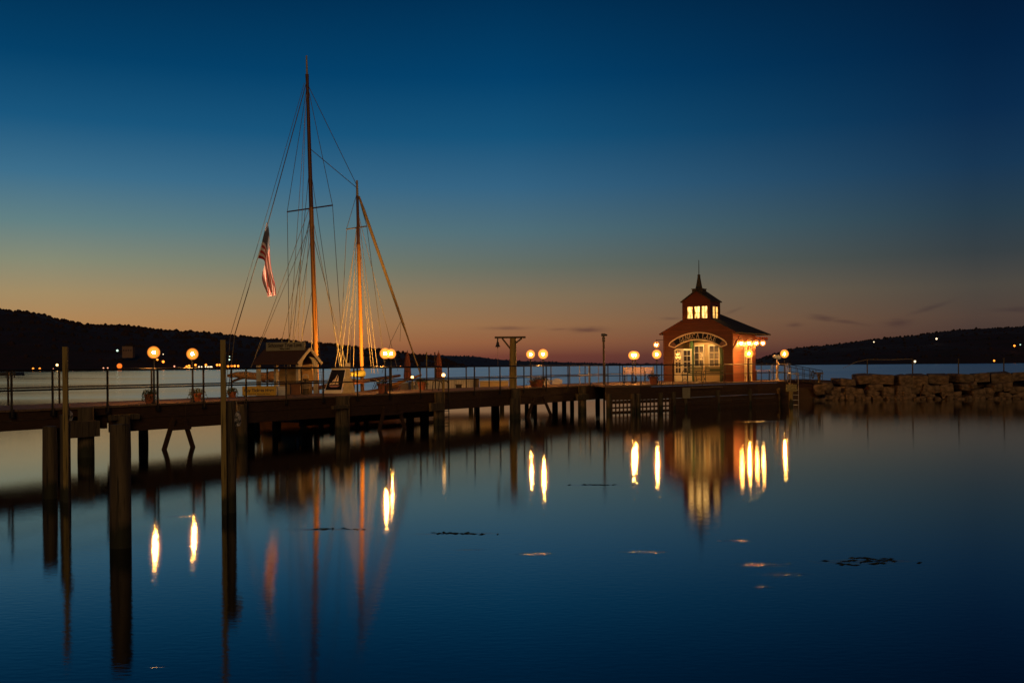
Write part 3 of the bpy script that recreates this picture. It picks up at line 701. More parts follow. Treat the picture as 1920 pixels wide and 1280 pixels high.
mb = MB(); x = hw(1325, .7); mb.box(x - .05, .3, 2.5, x + .05, BY - .01, 2.735); part(mb, 'ceiling_beam', CREAM, hs)
mb = MB(); x = hw(1303, .7); mb.box(XL, .75, 2.55, HWD - .2, .85, 2.73); part(mb, 'ceiling_beam', GREEN, hs)
# glazed doors: one folded open at the left edge, one at the green post, one edge-on at right
def door(x, y, ang, w, label=None):
    def tf(v): v = Vector(v); c, s = cos(ang), sin(ang); return (x + v.x * c - v.y * s, y + v.x * s + v.y * c, v.z)
    mb = MB(); mb.box(0, -.02, .02, w, .02, 2.05); mb.v = [Vector(tf(v)) for v in mb.v]; d = part(mb, 'door', CREAM, hs, label)
    for side in (-1,):
        mb = MB()
        for i in range(2):
            for j in range(4):
                a = .08 + i * (w - .16) / 2; b = a + (w - .16) / 2 - .035; z0 = .55 + j * .36
                mb.box(a, -.028, z0, b, -.021, z0 + .31)
        mb.v = [Vector(tf(v)) for v in mb.v]; part(mb, 'pane', GLASS, d)
    mb = MB(); mb.ball((w - .07, -.05, 1.0), .03); mb.v = [Vector(tf(v)) for v in mb.v]; part(mb, 'handle', BLACK, d)
door(XL + .02, .16, radians(18), .50)
door(hw(1280.5, .5), .45, radians(40), .60)
door(XR - .04, .16, radians(78), .55)
mb = MB(); a, b = hw(1273, .6), hw(1281.5, .6); mb.box(a, .6, 0, b + .05, .66, 2.1); part(mb, 'wall_panel', REDP, hs)
mb = MB(); mb.ball((hw(1273.5, .5), .52, 1.56), .045); mb.tube([(hw(1273.5, .5), .53, 1.56), (hw(1273.5, .5), .6, 1.56)], .015, 5); part(mb, 'wall_light', SMALL, hs, smooth=True)
# ceiling light of the porch
mb = MB(); mb.ball((2.3, .26, 2.67), .06); part(mb, 'porch_light', glow('porch_bulb', (1.0, .6, .22), 800), hs, smooth=True)
# curved name board
def text_mesh(txt, size, ext=.006, bold=0.0):
    cu = bpy.data.curves.new('t', 'FONT'); cu.body = txt; cu.size = size; cu.extrude = ext; cu.offset = bold; cu.align_x = 'CENTER'
    o = bpy.data.objects.new('t', cu); C.objects.link(o); bpy.context.view_layer.update()
    me = bpy.data.meshes.new_from_object(o); w = o.dimensions.x; bpy.data.objects.remove(o); return me, w
SC0 = (XC, ACZ)
def sect(r0, r1, a0, a1, y, th, n=26, flare=0):
    mb = MB()
    for i in range(n):
        t0 = a0 + (a1 - a0) * i / n; t1 = a0 + (a1 - a0) * (i + 1) / n
        q = lambda r, t: (XC + r * sin(t), y, ACZ + r * cos(t))
        mb.prism([q(r0, t0), q(r0, t1), q(r1, t1), q(r1, t0)], (0, th, 0))
    return mb
A = radians(33.5)
sg = part(sect(2.68, 3.06, -A, A, -.06, .05), 'name_board', SIGNB, hs)
mb = sect(3.04, 3.105, -A, A, -.085, .07); mb2 = sect(2.615, 2.68, -A - .03, A + .03, -.085, .07); mb.add(mb2.v, mb2.f)
pol = lambda r, t, y=-.085: Vector((XC + r * sin(t), y, ACZ + r * cos(t)))
for s in (-1, 1):
    a = s * (A + .0); mb.bar(pol(3.08, a), pol(3.06, s * (A + .055)), .05, .065, (0, 1, 0)); mb.bar(pol(3.06, s * (A + .055)), pol(2.97, s * (A + .105)), .05, .065, (0, 1, 0)); mb.bar(pol(2.97, s * (A + .105)), pol(2.66, s * (A + .03)), .05, .065, (0, 1, 0))
part(mb, 'border', SCREAM, sg)
for s in (-1, 1):
    mb = MB(); t = s * A; mb.prism([pol(2.69, s * (A - .045), -.064), pol(3.04, s * (A - .02), -.064), pol(3.03, s * (A + .05), -.064), pol(2.96, s * (A + .095), -.064), pol(2.69, s * (A + .03), -.064)], (0, .04, 0)); part(mb, 'end_panel', SIGNR, sg)
# serif capitals drawn as strokes on a 0..w by 0..1 box: (x0,y0,x1,y1,thick)
def letters():
    K = .25; k = .13; s = .09
    G = {}
    G['E'] = (.62, [(.14, 0, .14, 1, K), (0, .03, .6, .03, k), (0, .97, .58, .97, k), (.14, .52, .44, .52, k), (.58, 0, .58, .22, k), (.56, .8, .56, 1, k), (.44, .42, .44, .62, k * .8)])
    G['N'] = (.80, [(.12, 0, .12, 1, k), (.68, 0, .68, 1, k), (.14, .96, .66, .04, K), (0, .03, .26, .03, k * .8), (0, .97, .2, .97, k * .8), (.54, .97, .8, .97, k * .8)])
    G['A'] = (.80, [(.12, .03, .40, .98, k), (.40, .98, .66, .03, K), (.22, .35, .56, .35, k), (0, .03, .24, .03, k * .8), (.52, .03, .8, .03, k * .8)])
    G['L'] = (.62, [(.14, 0, .14, 1, K), (0, .03, .6, .03, k), (0, .97, .3, .97, k * .8), (.58, 0, .58, .24, k)])
    G['K'] = (.78, [(.14, 0, .14, 1, K), (.62, .97, .2, .48, k), (.28, .58, .66, .04, K), (0, .03, .3, .03, k * .8), (0, .97, .3, .97, k * .8), (.5, .97, .76, .97, k * .8), (.54, .03, .8, .03, k * .8)])
    arc = lambda cx, cy, rx, ry, a0, a1, t, n=8: [(cx + rx * cos(a0 + (a1 - a0) * i / n), cy + ry * sin(a0 + (a1 - a0) * i / n), cx + rx * cos(a0 + (a1 - a0) * (i + 1) / n), cy + ry * sin(a0 + (a1 - a0) * (i + 1) / n), t) for i in range(n)]
    G['C'] = (.72, arc(.38, .5, .30, .47, radians(50), radians(310), .12, 12) + [(.62, .7, .62, .98, k)])
    G['S'] = (.60, arc(.29, .74, .20, .23, radians(30), radians(230), .11) + [(.15, .60, .45, .40, .15)] + arc(.30, .26, .22, .24, radians(50), radians(-150), .11) + [(.49, .72, .49, .98, k), (.07, .02, .07, .28, k)])
    return G
G = letters(); H = .285
seq = 'SENECA LAKE'; wid = [G[c][0] * H * .94 + .045 if c != ' ' else .15 for c in seq]; tot = sum(wid); pos = -tot / 2
rl = 2.735
mb = MB()
for c, w in zip(seq, wid):
    if c != ' ':
        t = (pos + w / 2) / (rl + .1); gw, st = G[c]
        for si, (x0, y0, x1, y1, th) in enumerate(st):
            def q(x, y): lx = (x - gw / 2) * H; r = rl + y * H; return Vector((XC + r * sin(t) + lx * cos(t), -.072 - .0015 * si, ACZ + r * cos(t) - lx * sin(t)))
            mb.bar(q(x0, y0), q(x1, y1), .012 + random.random() * .002, th * H, (0, 1, 0))
    pos += w
# bar() lays width along depth; letters stand 12 mm proud of the board
part(mb, 'lettering', SCREAM, sg)
# floodlights under the right eave and at the left gable
def flood_local(x, y, z, name='floodlight'):
    mb = MB(); mb.lathe((x, y, z), [(.05, .10), (.07, .04), (.085, -.02)], 10); f = part(mb, name, BLACK, hs)
    mb = MB(); mb.ball((x, y, z - .05), .2, 16, 10); g_ = part(mb, 'halo', HALO, f, smooth=True)
    mb = MB(); mb.ball((x, y, z - .05), .08, 12, 8); part(mb, 'bulb', FLOODM, g_, smooth=True)
    mb = MB(); mb.tube([(x, y, z + .09), (x, y, z + .28)], .015, 5); part(mb, 'bracket', BLACK, f)
for px in (1390, 1404.5, 1418.5, 1430.5):
    k = (px - 960) / F; b = HA + HX * (HWD + .14); y = (k * b.y - b.x) / (HY.x - k * HY.y)
    Y = (b + HY * y).y; z = (hor(px) - 643) / F * Y + CAMH - HA.z; flood_local(HWD + .14, y, z + .05)
k = (1231 - 960) / F; Y = 62.9; z = (hor(1231) - 646) / F * Y + CAMH - HA.z
xx = hw(1231, .25); flood_local(xx, .25, z + .05); mb = MB(); mb.bar((xx, .25, z + .3), (.0, .25, z + .3), .03, .03); part(mb, 'lamp_arm', BLACK, hs)

# ------------------------------------------------------------------ lamps on posts
def lamp_post(name, label, base, top, r=.115, cat='lamp', m=LAMP, group='lamps with added glow halos along the pier'):
    """base: world foot, top: world centre of the bulb"""
    t = thing(name, label, cat, base, 0, group); h = top.z - base.z
    part(MB().tube([(0, 0, 0), (0, 0, h - r * 2.1)], [.035, .028], 8), 'post', BLACK, t, smooth=True)
    part(MB().lathe((0, 0, 0), [(.09, 0), (.09, .02), (.05, .05), (.04, .09)], 10), 'base_plate', BLACK, t)
    part(MB().lathe((0, 0, h - r * 2.15), [(.03, -.05), (.07, -.02), (.07, .012)], 10), 'collar', BLACK, t)
    g_ = part(MB().ball((0, 0, h), r * 2.15, 20, 14), 'halo', HALO, t, smooth=True); part(MB().ball((0, 0, h), r * .47, 14, 10), 'bulb', m, g_, smooth=True)
    return t
def pier_lamp(px, py, n, label, r=.115):
    s = S(px, n); b = PL(s, n, DZ + .003); z = CAMH + (hor(px) - py) / F * b.y; lamp_post('pier_lamp', label, b, Vector((b.x, b.y, z)), r)
pier_lamp(288.5, 660.5, .08, 'bright lamp nearest the left shore, above the first flower pot', .09)
pier_lamp(361, 663.5, .10, 'lamp above the second flower pot, left of the tall mooring post', .088)
pier_lamp(722.5, 662.5, .10, 'left lamp of the close pair right of the masts', .105)
pier_lamp(733.5, 663, 2.9, 'right lamp of the close pair right of the masts', .105)
pier_lamp(995, 664, 2.95, 'lamp right beside the bell frame', .115)
pier_lamp(1018.5, 663.5, .10, 'lamp above the barrel planter, second right of the bell frame', .12)
def plat_lamp(px, py, Y, label, r):
    x = (px - 960) / F * Y; z = CAMH + (hor(px) - py) / F * Y; lamp_post('pier_lamp', label, Vector((x, Y, DZ + .015)), Vector((x, Y, z)), r)
plat_lamp(1186.5, 666, 57.5, 'left lamp of the merged pair above the slatted benches', .12)
plat_lamp(1191.5, 666, 60.0, 'right lamp of the merged pair above the slatted benches', .12)
plat_lamp(1231.5, 664, 56.5, 'globe lamp below the floodlight at the pavilion\'s left corner', .125)
plat_lamp(1404.3, 663, 60.0, 'globe lamp in front of the pavilion\'s right side wall', .125)
plat_lamp(1471, 663, 63.2, 'rightmost lamp at the end of the platform', .125)
def small_light(px, py, Y, z0, label):
    q = P(px, py, Y); t = thing('small_light', label, 'lamp', (q.x, q.y, z0), 0, 'small dock lights')
    part(MB().box(-.04, -.04, 0, .04, .04, q.z - z0 - .06), 'post', POSTW, t); part(MB().ball((0, 0, q.z - z0), .075, 12, 8), 'bulb', SMALL, t, smooth=True)
q = Spx(831.5, -.4); small_light(831.5, 703, q.y, .5, 'small warm bulb on the square post by the ladder')
small_light(773, 707, 55, .75, 'small warm bulb beside the closed umbrella')

# ------------------------------------------------------------------ free standing mooring piles in front of the pier
def wood_pile(px, Y, wpx, ytop, label, lean=0.0, grp='mooring piles in front of the pier'):
    x = (px - 960) / F * Y; zt = CAMH + (hor(px) - ytop) / F * Y; r = wpx / F * Y / 2
    mb = MB(); k = 18; prof = []
    rn = random.Random(int(px)); pts = []
    lv = [(-4, 1.06), (-1, 1.04), (0, 1.02), (zt * .4, 1.0), (zt * .8, .97), (zt, .95)]
    vs = []
    for z, f in lv:
        for a in range(k):
            an = 2 * pi * a / k; rr = r * f * (1 + .035 * sin(3 * an + px) + .02 * rn.uniform(-1, 1)); vs.append((rr * cos(an) + lean * z, rr * sin(an), z + (rn.uniform(-.01, .01) if z == zt else 0)))
    fs = [(i * k + a, i * k + (a + 1) % k, (i + 1) * k + (a + 1) % k, (i + 1) * k + a) for i in range(len(lv) - 1) for a in range(k)] + [tuple((len(lv) - 1) * k + a for a in range(k)), tuple(range(k))]
    mb.add(vs, fs); return solid(mb, 'mooring_pile', PILEW, label, 'pile', (x, Y, 0), group=grp, smooth=True)
wood_pile(224, 14.0, 38, 796, 'thick round pile closest to the camera, cut off below the deck', .004)
wood_pile(92.5, 19.4, 26, 799, 'round pile left of the thin tall post, cut off below the deck')
wood_pile(430.5, 17.3, 21, 752, 'round pile beside the tall yellowish square post')
wood_pile(121, 19.05, 19, 777, 'round pile directly behind the thin tall post at the left')
def sq_post(px, Y, wpx, ytop, z0, label):
    x = (px - 960) / F * Y; zt = CAMH + (hor(px) - ytop) / F * Y; w = wpx / F * Y / 2
    mb = MB(); mb.box(-w, -w, z0, w, w, zt); return solid(mb, 'mooring_post', POSTW, label, 'post', (x, Y, 0), radians(12), 'square mooring posts', bevel=.006)
sq_post(122.5, 18.75, 9, 650, -1.5, 'tall thin yellowish square post at the left')
sq_post(418.5, 17.05, 9.5, 637, -2.5, 'tall yellowish square post beside the round pile, left of the kiosk')
# rope-and-float fenders hanging on them
def fender(px, y0, y1, Y, label, m):
    a = P(px, y0, Y); b = P(px + 3, y1, Y); t = thing('dock_fender', label, 'fender', b, 0, 'old fenders hung on the piles')
    part(MB().tube([a - b, Vector((0, 0, (a.z - b.z) * .6))], .008, 5), 'rope', LROPE, t)
    mb = MB(); h = (a.z - b.z) * .62; mb.lathe((0, 0, 0), [(.02, 0), (.05, .02), (.06, h * .4), (.05, h * .8), (.02, h)], 10); part(mb, 'float', m, t, smooth=True)
SPOT = mat('spotted_fender', (.5, .46, .46), .6, (.02, .02, .02), 16, contrast=4)
fender(128, 758, 790, 18.9, 'small black and white fender hanging beside the thin tall post', SPOT)
fender(443, 752, 800, 17.2, 'mottled rope bundle hanging beside the round pile near the kiosk', SPOT)

# ------------------------------------------------------------------ ladder, bell frame, camera post
s = S(838, -.3); t = thing('ladder', 'black boat ladder with hooped rails hanging from the pier edge', 'ladder', PL(s, -.22), PZ)
for dx in (-.22, .22):
    part(MB().tube([(dx, 0, -.6), (dx, 0, 1.75), (dx, .08, 1.86), (dx, .3, 1.9), (dx, .5, 1.86), (dx, .55, 1.45)], .022, 8), 'side_rail', STEEL, t, smooth=True)
for i in range(8): part(MB().tube([(-.22, 0, -.45 + i * .26), (.22, 0, -.45 + i * .26)], .016, 6), 'rung', STEEL, t)
s = S(961.5, .35); t = thing('bell_frame', 'weathered T-shaped timber post carrying a ship bell by the pier', 'bell frame', PL(s, .35, DZ), 0)
Yb = t.location.y; zt = CAMH + (hor(960) - 634) / F * Yb - DZ
pxm = Yb / F
part(MB().add(*(lambda m: (m.v, m.f))(MB().tube([(0, 0, 0), (.02, 0, zt)], [.19, .15], 16))), 'post', POSTW, t, smooth=True)
part(MB().box((928 - 961.5) * pxm, -.09, zt, (986 - 961.5) * pxm, .09, zt + .09), 'cross_beam', PILEW, t, bevel=.01)
part(MB().bar(((942 - 961.5) * pxm, 0, zt), (-.10, 0, zt - 20 * pxm), .08, .08), 'brace', PILEW, t)
part(MB().bar(((979 - 961.5) * pxm, 0, zt), (.12, 0, zt - 10 * pxm), .08, .08), 'brace', PILEW, t)
bx = (933.5 - 961.5) * pxm; b = Vector((t.location.x + bx, Yb, DZ + zt - 16 * pxm))
tb = thing('ship_bell', 'dark ship bell hanging from the left arm of the timber frame', 'bell', b)
part(MB().lathe((0, 0, 0), [(.125, 0), (.12, .02), (.085, .09), (.06, .2), (.045, .25), (.015, .28)], 16), 'bell', BLACK, tb, smooth=True)
part(MB().tube([(0, 0, .26), (0, 0, 16 * pxm)], .035, 6), 'hanger', BLACK, tb); part(MB().ball((0, 0, -.03), .03), 'clapper', BLACK, tb)
part(MB().tube([(0, 0, -.05), (0, 0, -.9)], .006, 4), 'cord', LROPE, tb)
q = on_z(1133, DZ, 721); t = thing('camera_post', 'slim pole topped with a boxy camera housing right of the pier lamps', 'pole', (q.x, q.y + .2, DZ - 1.9)); zt = CAMH + (hor(1133) - 630) / F * q.y - DZ + 1.9
part(MB().tube([(0, 0, -1), (0, 0, zt)], .055, 10), 'pole', PILEW, t, smooth=True); part(MB().tube([(0, 0, zt - .3), (0, 0, zt - .05)], .08, 10), 'collar', BLACK, t)
part(MB().box(-.12, -.1, zt, .1, .16, zt + .15), 'camera_housing', BLACK, t, bevel=.02); part(MB().tube([(.1, 0, zt + .08), (.2, -.02, zt + .05)], .05, 8), 'lens', BLACK, t)

# ------------------------------------------------------------------ flower pots
def pot(loc, label, r=.17, h=.30, plants=True, m=TERRA, seed=1, grp='planters on the pier'):
    t = thing('flower_pot', label, 'flower pot', loc, 0, grp); rn = random.Random(seed)
    part(MB().lathe((0, 0, 0), [(r * .72, 0), (r * .95, h * .82), (r * 1.08, h * .84), (r * 1.08, h), (r * .95, h), (r * .9, h * .9)], 18), 'pot', m, t, smooth=True)
    if plants:
        mb = MB()
        for k in range(190):
            a = rn.uniform(0, 2 * pi); rr = r * 1.5 * rn.random() ** .6; z = h + rn.uniform(-.02, .16) * (1.3 - rr / r / 1.6)
            if rr > r * 1.15: z -= rn.uniform(0, .22)
            c = Vector((rr * cos(a), rr * sin(a), z)); d = Vector((rn.uniform(-1, 1), rn.uniform(-1, 1), rn.uniform(-.4, 1))).normalized() * rn.uniform(.02, .045); e = d.cross(Vector((rn.uniform(-1, 1), 1, .3))).normalized() * rn.uniform(.010, .02)
            mb.add([c - d, c + e, c + d, c - e], [(0, 1, 2, 3)])
        for k in range(7):
            a = rn.uniform(0, 2 * pi); ln = rn.uniform(1.5, 2.3) * r
            p0 = Vector((0, 0, h)); p1 = Vector((cos(a) * ln * .7, sin(a) * ln * .7, h + .12)); p2 = Vector((cos(a) * ln, sin(a) * ln, h - rn.uniform(0, .2)))
            mb.tube([p0, p1, p2], .006, 4)
            for j in range(4): mb.ball(p1.lerp(p2, j / 3) + Vector((rn.uniform(-.02, .02), 0, 0)), .02, 6, 4)
        part(mb, 'foliage', LEAF, t)
    return t
pot(Spx(280.5, .3, DZ + .003), 'terracotta pot with trailing plants under the nearest pier lamp', .17, .28, seed=1)
pot(Spx(368.5, .5, DZ + .003), 'terracotta pot with trailing plants under the second pier lamp', .16, .26, seed=2)
pot(Spx(718, .3, DZ + .003), 'dark terracotta pot under the close pair of lamps', .24, .40, seed=3)
pot(Spx(791, 2.7, DZ + .003), 'orange terracotta pot beside the foot of the sloping stay', .20, .36, seed=4)
pot(Spx(1012, .3, DZ + .003), 'round dark tub planter under the lamp right of the bell frame', .23, .36, seed=5)
pot(Spx(1003, .9, DZ + .003), 'wider leafy tub planter left of the round dark tub', .30, .30, seed=6, m=mat('tub', (.16, .07, .04), .8))
qq = fpt(1227, -.35); pot(Vector((qq.x, qq.y, DZ + .015)), 'dark round pot under the lamp left of the pavilion', .24, .42, seed=8, plants=True)
pot(PL(S(435, 2.7), 2.7, DZ + .003), 'small rounded pot beside the tall post left of the yellow sign', .16, .2, seed=9)

# ------------------------------------------------------------------ low dock, kiosk, signs
ldA = S(446, 7.1); ldB = S(748, 5.6)
t = thing('low_dock', 'low grey finger dock between the pier and the schooner', 'dock', PL(0, 0), PZ)
part(MB().box(ldA, 3.5, .26, ldB, 7.1, .40), 'deck', DECKW, t); part(MB().box(ldA, 3.44, .1, ldB, 3.498, .385), 'edge_beam', PILEW, t)
for px in (430, 480, 520, 566, 600, 620, 668, 685):
    s = S(px, 3.4); part(MB().box(s - .08, 3.3, -3, s + .08, 3.43, .5), 'post', POSTW, t)
# kiosk: long side faces left of camera, gable end faces the pier
KC = PL(S(538, 4.75), 4.75, .402)
t = thing('kiosk', 'small open ticket kiosk with a brown shingle gable roof behind the pier', 'kiosk', KC, PZ)   # local x = along pier, y = away from it; ridge along y
kx, ky = .50, 1.16; eh, rh = 2.36, 2.84; ox, oy = .19, .17
mb = MB()
for sx in (-1, 1): mb.prism([(sx * (kx + ox), -ky - oy, eh - .12), (0, -ky - oy, rh), (0, ky + oy, rh), (sx * (kx + ox), ky + oy, eh - .12)], (0, 0, .07))
roof = part(mb, 'roof', SHING, t)
mb = MB()
for sx in (-1, 1): mb.bar((sx * (kx + ox), -ky - oy - .02, eh - .1), (0, -ky - oy - .02, rh + .04), .03, .12)
part(mb, 'barge_board', CREAM, t)
for sx in (-1, 1):
    for sy in (-1, 1): part(MB().box(sx * kx - .07, sy * ky - .07, 0, sx * kx + .07, sy * ky + .07, eh + (.0)), 'post', CREAM, t)
for sx in (-1, 1):
    mb = MB(); mb.prism([(sx * kx, -ky - .05, eh - .75), (sx * kx, -ky - .05, eh + .12), (sx * .10, -ky - .05, rh - .28), (sx * .28, -ky - .05, eh + .02)], (0, .06, 0)); part(mb, 'gable_brace', CREAM, t)
part(MB().box(-kx + .1, -ky + .1, .0, kx - .1, -ky + .2, 2.2).box(kx - .12, -ky + .3, .0, kx - .04, ky - .3, 2.15), 'back_panel', TAN, t)
part(MB().box(-kx + .02, -ky + .25, .85, kx - .15, ky - .1, .92), 'counter', PILEW, t); part(MB().box(-kx + .06, -ky + .3, 0, -kx + .12, ky - .15, .845), 'counter_front', TAN, t)
def text_part(txt, size, parent, m, fn, name='lettering', bold=0.0, ext=.004):
    """fn maps text plane (x right, y up, depth) to the parent's frame"""
    me, w = text_mesh(txt, size, ext, bold)
    for v in me.vertices: v.co = fn(v.co.x, v.co.y, v.co.z)
    me.materials.clear(); me.materials.append(m); o = bpy.data.objects.new(name, me); C.objects.link(o); o.parent = parent; return o
# roof sign parallel to the ridge (reads from the left/camera side)
sgx = -.12
mb = MB(); mb.box(sgx - .03, -ky - .0, rh - .02, sgx + .03, ky - .08, rh + .33); sg = part(mb, 'roof_sign', SBOARD, t)
cy = -.04
text_part('Schooner True Love', .235, sg, INK, lambda x, y, z: (sgx - .036 - z, cy - x, rh + .13 + y), bold=.004)
text_part('Sailing Cruises', .10, sg, INK, lambda x, y, z: (sgx - .036 - z, cy - x, rh + .03 + y), bold=.001)
# signs standing on the pier deck
def board_at(px0, px1, y0, y1, n, name, label, m, cat='sign', tilt=0):
    sa, sb = S(px0, n), S(px1, n); Y = PL((sa + sb) / 2, n).y; px = (px0 + px1) / 2
    z0 = CAMH + (hor(px) - y1) / F * Y; z1 = CAMH + (hor(px) - y0) / F * Y
    return (sa, sb, z0, z1, Y)
# Buy Tickets Here: faces the camera
Y = PL(S(485, 2.6), 2.6).y; w = (516 - 455) / F * Y; z1 = CAMH + (hor(485) - 724) / F * Y
t = thing('ticket_sign', 'yellow board lettered for tickets standing at the back of the pier', 'sign', ((485.5 - 960) / F * Y, Y, DZ + .003), radians(14))
zb = z1 - DZ
sgp = part(MB().box(-w / 2, -.02, .03, w / 2, .02, zb), 'board', SGOLD, t, bevel=.004)
part(MB().box(-w / 2 + .05, .02, 0, -w / 2 + .1, .25, zb - .03).box(w / 2 - .1, .02, 0, w / 2 - .05, .25, zb - .03), 'stand', PILEW, t)
text_part('Buy Tickets Here', .155, sgp, INK, lambda x, y, z: (x, -.025 - z, zb * .46 + y), bold=.006)
text_part('Daily Sails  Please Ask Here', .07, sgp, INK, lambda x, y, z: (x, -.025 - z, zb * .17 + y), bold=.001)
# A-frame board with the picture of a schooner
Y = PL(S(640, 2.4), 2.4).y; sc = Y / F; t = thing('sandwich_board', 'white A-frame board with a dark poster of a two-masted sailing boat', 'sign', ((640 - 960) * sc, Y, DZ + .003), 0)
hh = CAMH + (hor(640) - 692) * sc - DZ
def lean(pts, th): 
    return pts
W0, W1 = (608 - 640) * sc, (641 - 640) * sc; T0_, T1_ = (622 - 640) * sc, (648 - 640) * sc
mb = MB(); mb.prism([(W0, -.2, 0), (W1, -.2, 0), (T1_, .02, hh), (T0_, .02, hh)], (0, .03, 0)); pn = part(mb, 'front_panel', WHITE, t)
lr = lambda a, b, k: a + (b - a) * k
def FPt(u, v, d=-.006): # u 0..1 across, v 0..1 up on the front panel
    x = lr(lr(W0, W1, u), lr(T0_, T1_, u), v); y = lr(-.2, .02, v); return Vector((x, y + d, hh * v))
mb = MB(); mb.add([FPt(.03, .14), FPt(.97, .14), FPt(.98, .97), FPt(.02, .97)], [(0, 1, 2, 3)]); ps = part(mb, 'poster', SIGNB, pn)
mb = MB(); d = -.012
mb.add([FPt(.32, .36, d), FPt(.50, .38, d), FPt(.52, .80, d)], [(0, 1, 2)]); mb.add([FPt(.54, .38, d), FPt(.72, .37, d), FPt(.60, .74, d)], [(0, 1, 2)]); mb.add([FPt(.16, .36, d), FPt(.29, .37, d), FPt(.42, .62, d)], [(0, 1, 2)])
part(mb, 'printed_sails', SCREAM, ps)
mb = MB(); mb.add([FPt(.14, .33, d), FPt(.30, .26, d), FPt(.70, .26, d), FPt(.82, .33, d)], [(0, 1, 2, 3)]); part(mb, 'printed_hull', mat('rose_print', (.4, .2, .2), .6), ps)
mb = MB(); mb.prism([(W1 + .02, -.18, 0), (W1 + 22 * sc, .25, 0), (T1_ + 6 * sc, .05, hh), (T1_ + .01, .02, hh)], (.02, .02, 0)); part(mb, 'side_panel', mat('board_back', (.38, .35, .26), .7), t)
mb = MB(); mb.box(T0_ - .02, -.02, hh, T1_ + .03, .07, hh + .06); part(mb, 'top_strip', WHITE, t)
q = P(652, 688, Y + 1.0); mb = MB(); mb.box(-.11, -.02, -.17, .11, .02, .17); mb.box(-.02, .0, -.9, .02, .03, -.17)
solid(mb, 'notice_sign', [CREAM], 'small pale notice on a stick right behind the sandwich board', 'sign', q)
# square white box and crate below the kiosk counter
for px, w, h, m, lab in ((528, .34, .33, WHITE, 'small white box on the pier beside the yellow sign'), (553, .36, .42, mat('crate_brown', (.22, .10, .05), .8), 'brown crate on the pier left of the rope coil')):
    q = PL(S(px, 2.75), 2.75, DZ + .003); mb = MB(); mb.box(-w / 2, -w / 2, 0, w / 2, w / 2, h); mb.box(-w / 2 - .015, -w / 2 - .015, h * .86, w / 2 + .015, w / 2 + .015, h + .02); solid(mb, 'storage_box', m, lab, 'box', q, radians(20), bevel=.01)
q = PL(S(573, 2.6), 2.6, DZ + .003); t = thing('dock_bollard', 'short dark bollard wound with rope right of the kiosk', 'bollard', q)
part(MB().tube([(0, 0, 0), (0, 0, .62)], [.13, .12], 12), 'post', PILEW, t, smooth=True)
mb = MB(); mb.tube([(.15 * cos(a * .5), .15 * sin(a * .5), .2 + a * .0055) for a in range(60)], .022, 6); part(mb, 'rope_coil', LROPE, t, smooth=True)
mb = MB(); mb.tube([(.11 * cos(a), 0, .66 + .14 * sin(a)) for a in [i * pi / 10 for i in range(11)]], .02, 6); part(mb, 'ring', GALV, t, smooth=True)

# ------------------------------------------------------------------ the schooner
SB = P(592, 686, 50.0); SO = Vector((SB.x, 50.0, 0))
sch = thing('schooner', 'two-masted wooden schooner moored behind the pier with sails furled', 'sailboat', SO, PZ)
def loc(p): v = Vector(p) - SO; c, s = cos(-PZ), sin(-PZ); return Vector((v.x * c - v.y * s, v.x * s + v.y * c, v.z))
xs_ = [-5.3, -4.9, -4.1, -3, -1, 1, 3, 4.6, 5.8, 6.6]; hb = [.7, 1.25, 1.6, 1.75, 1.8, 1.78, 1.55, 1.1, .55, .05]; sh = [1.15, 1.08, .98, .92, .9, .92, 1.0, 1.12, 1.28, 1.42]
vs = []; K = 9
for x, h, z in zip(xs_, hb, sh):
    for j in range(K):
        a = pi * j / (K - 1); yy = -cos(a) * h; zz = z - sin(a) ** .8 * (z + .75) * (1 if x > -5.2 else .55); vs.append((x + (.5 if x < -5.2 else 0) * sin(a), yy * (1 if sin(a) < .1 else .96), zz))
fs = [(i * K + j, (i + 1) * K + j, (i + 1) * K + j + 1, i * K + j + 1) for i in range(len(xs_) - 1) for j in range(K - 1)] + [tuple(range(K))]
part(MB().add(vs, fs), 'hull', HULLM, sch, smooth=True)
mb = MB(); ed = [(x, -h * .96, z - .06) for x, h, z in zip(xs_, hb, sh)]; ed2 = [(x, h * .96, z - .06) for x, h, z in zip(xs_, hb, sh)]
n = len(ed); mb.add(ed + ed2, [(i, i + 1, n + i + 1, n + i) for i in range(n - 1)]); part(mb, 'deck', TEAK, sch)
for sgn in (-1, 1): part(MB().tube([(x, sgn * h, z + .02) for x, h, z in zip(xs_, hb, sh)], .05, 6), 'rub_rail', VARN, sch, smooth=True)
part(MB().box(-4.2, -.75, .85, -1.8, .75, 1.12).box(-4.3, -.8, 1.121, -1.7, .8, 1.16), 'cabin', WHITE, sch, bevel=.02)
part(MB().box(1.2, -.5, .85, 2.6, .5, 1.08), 'hatch', TEAK, sch, bevel=.02)
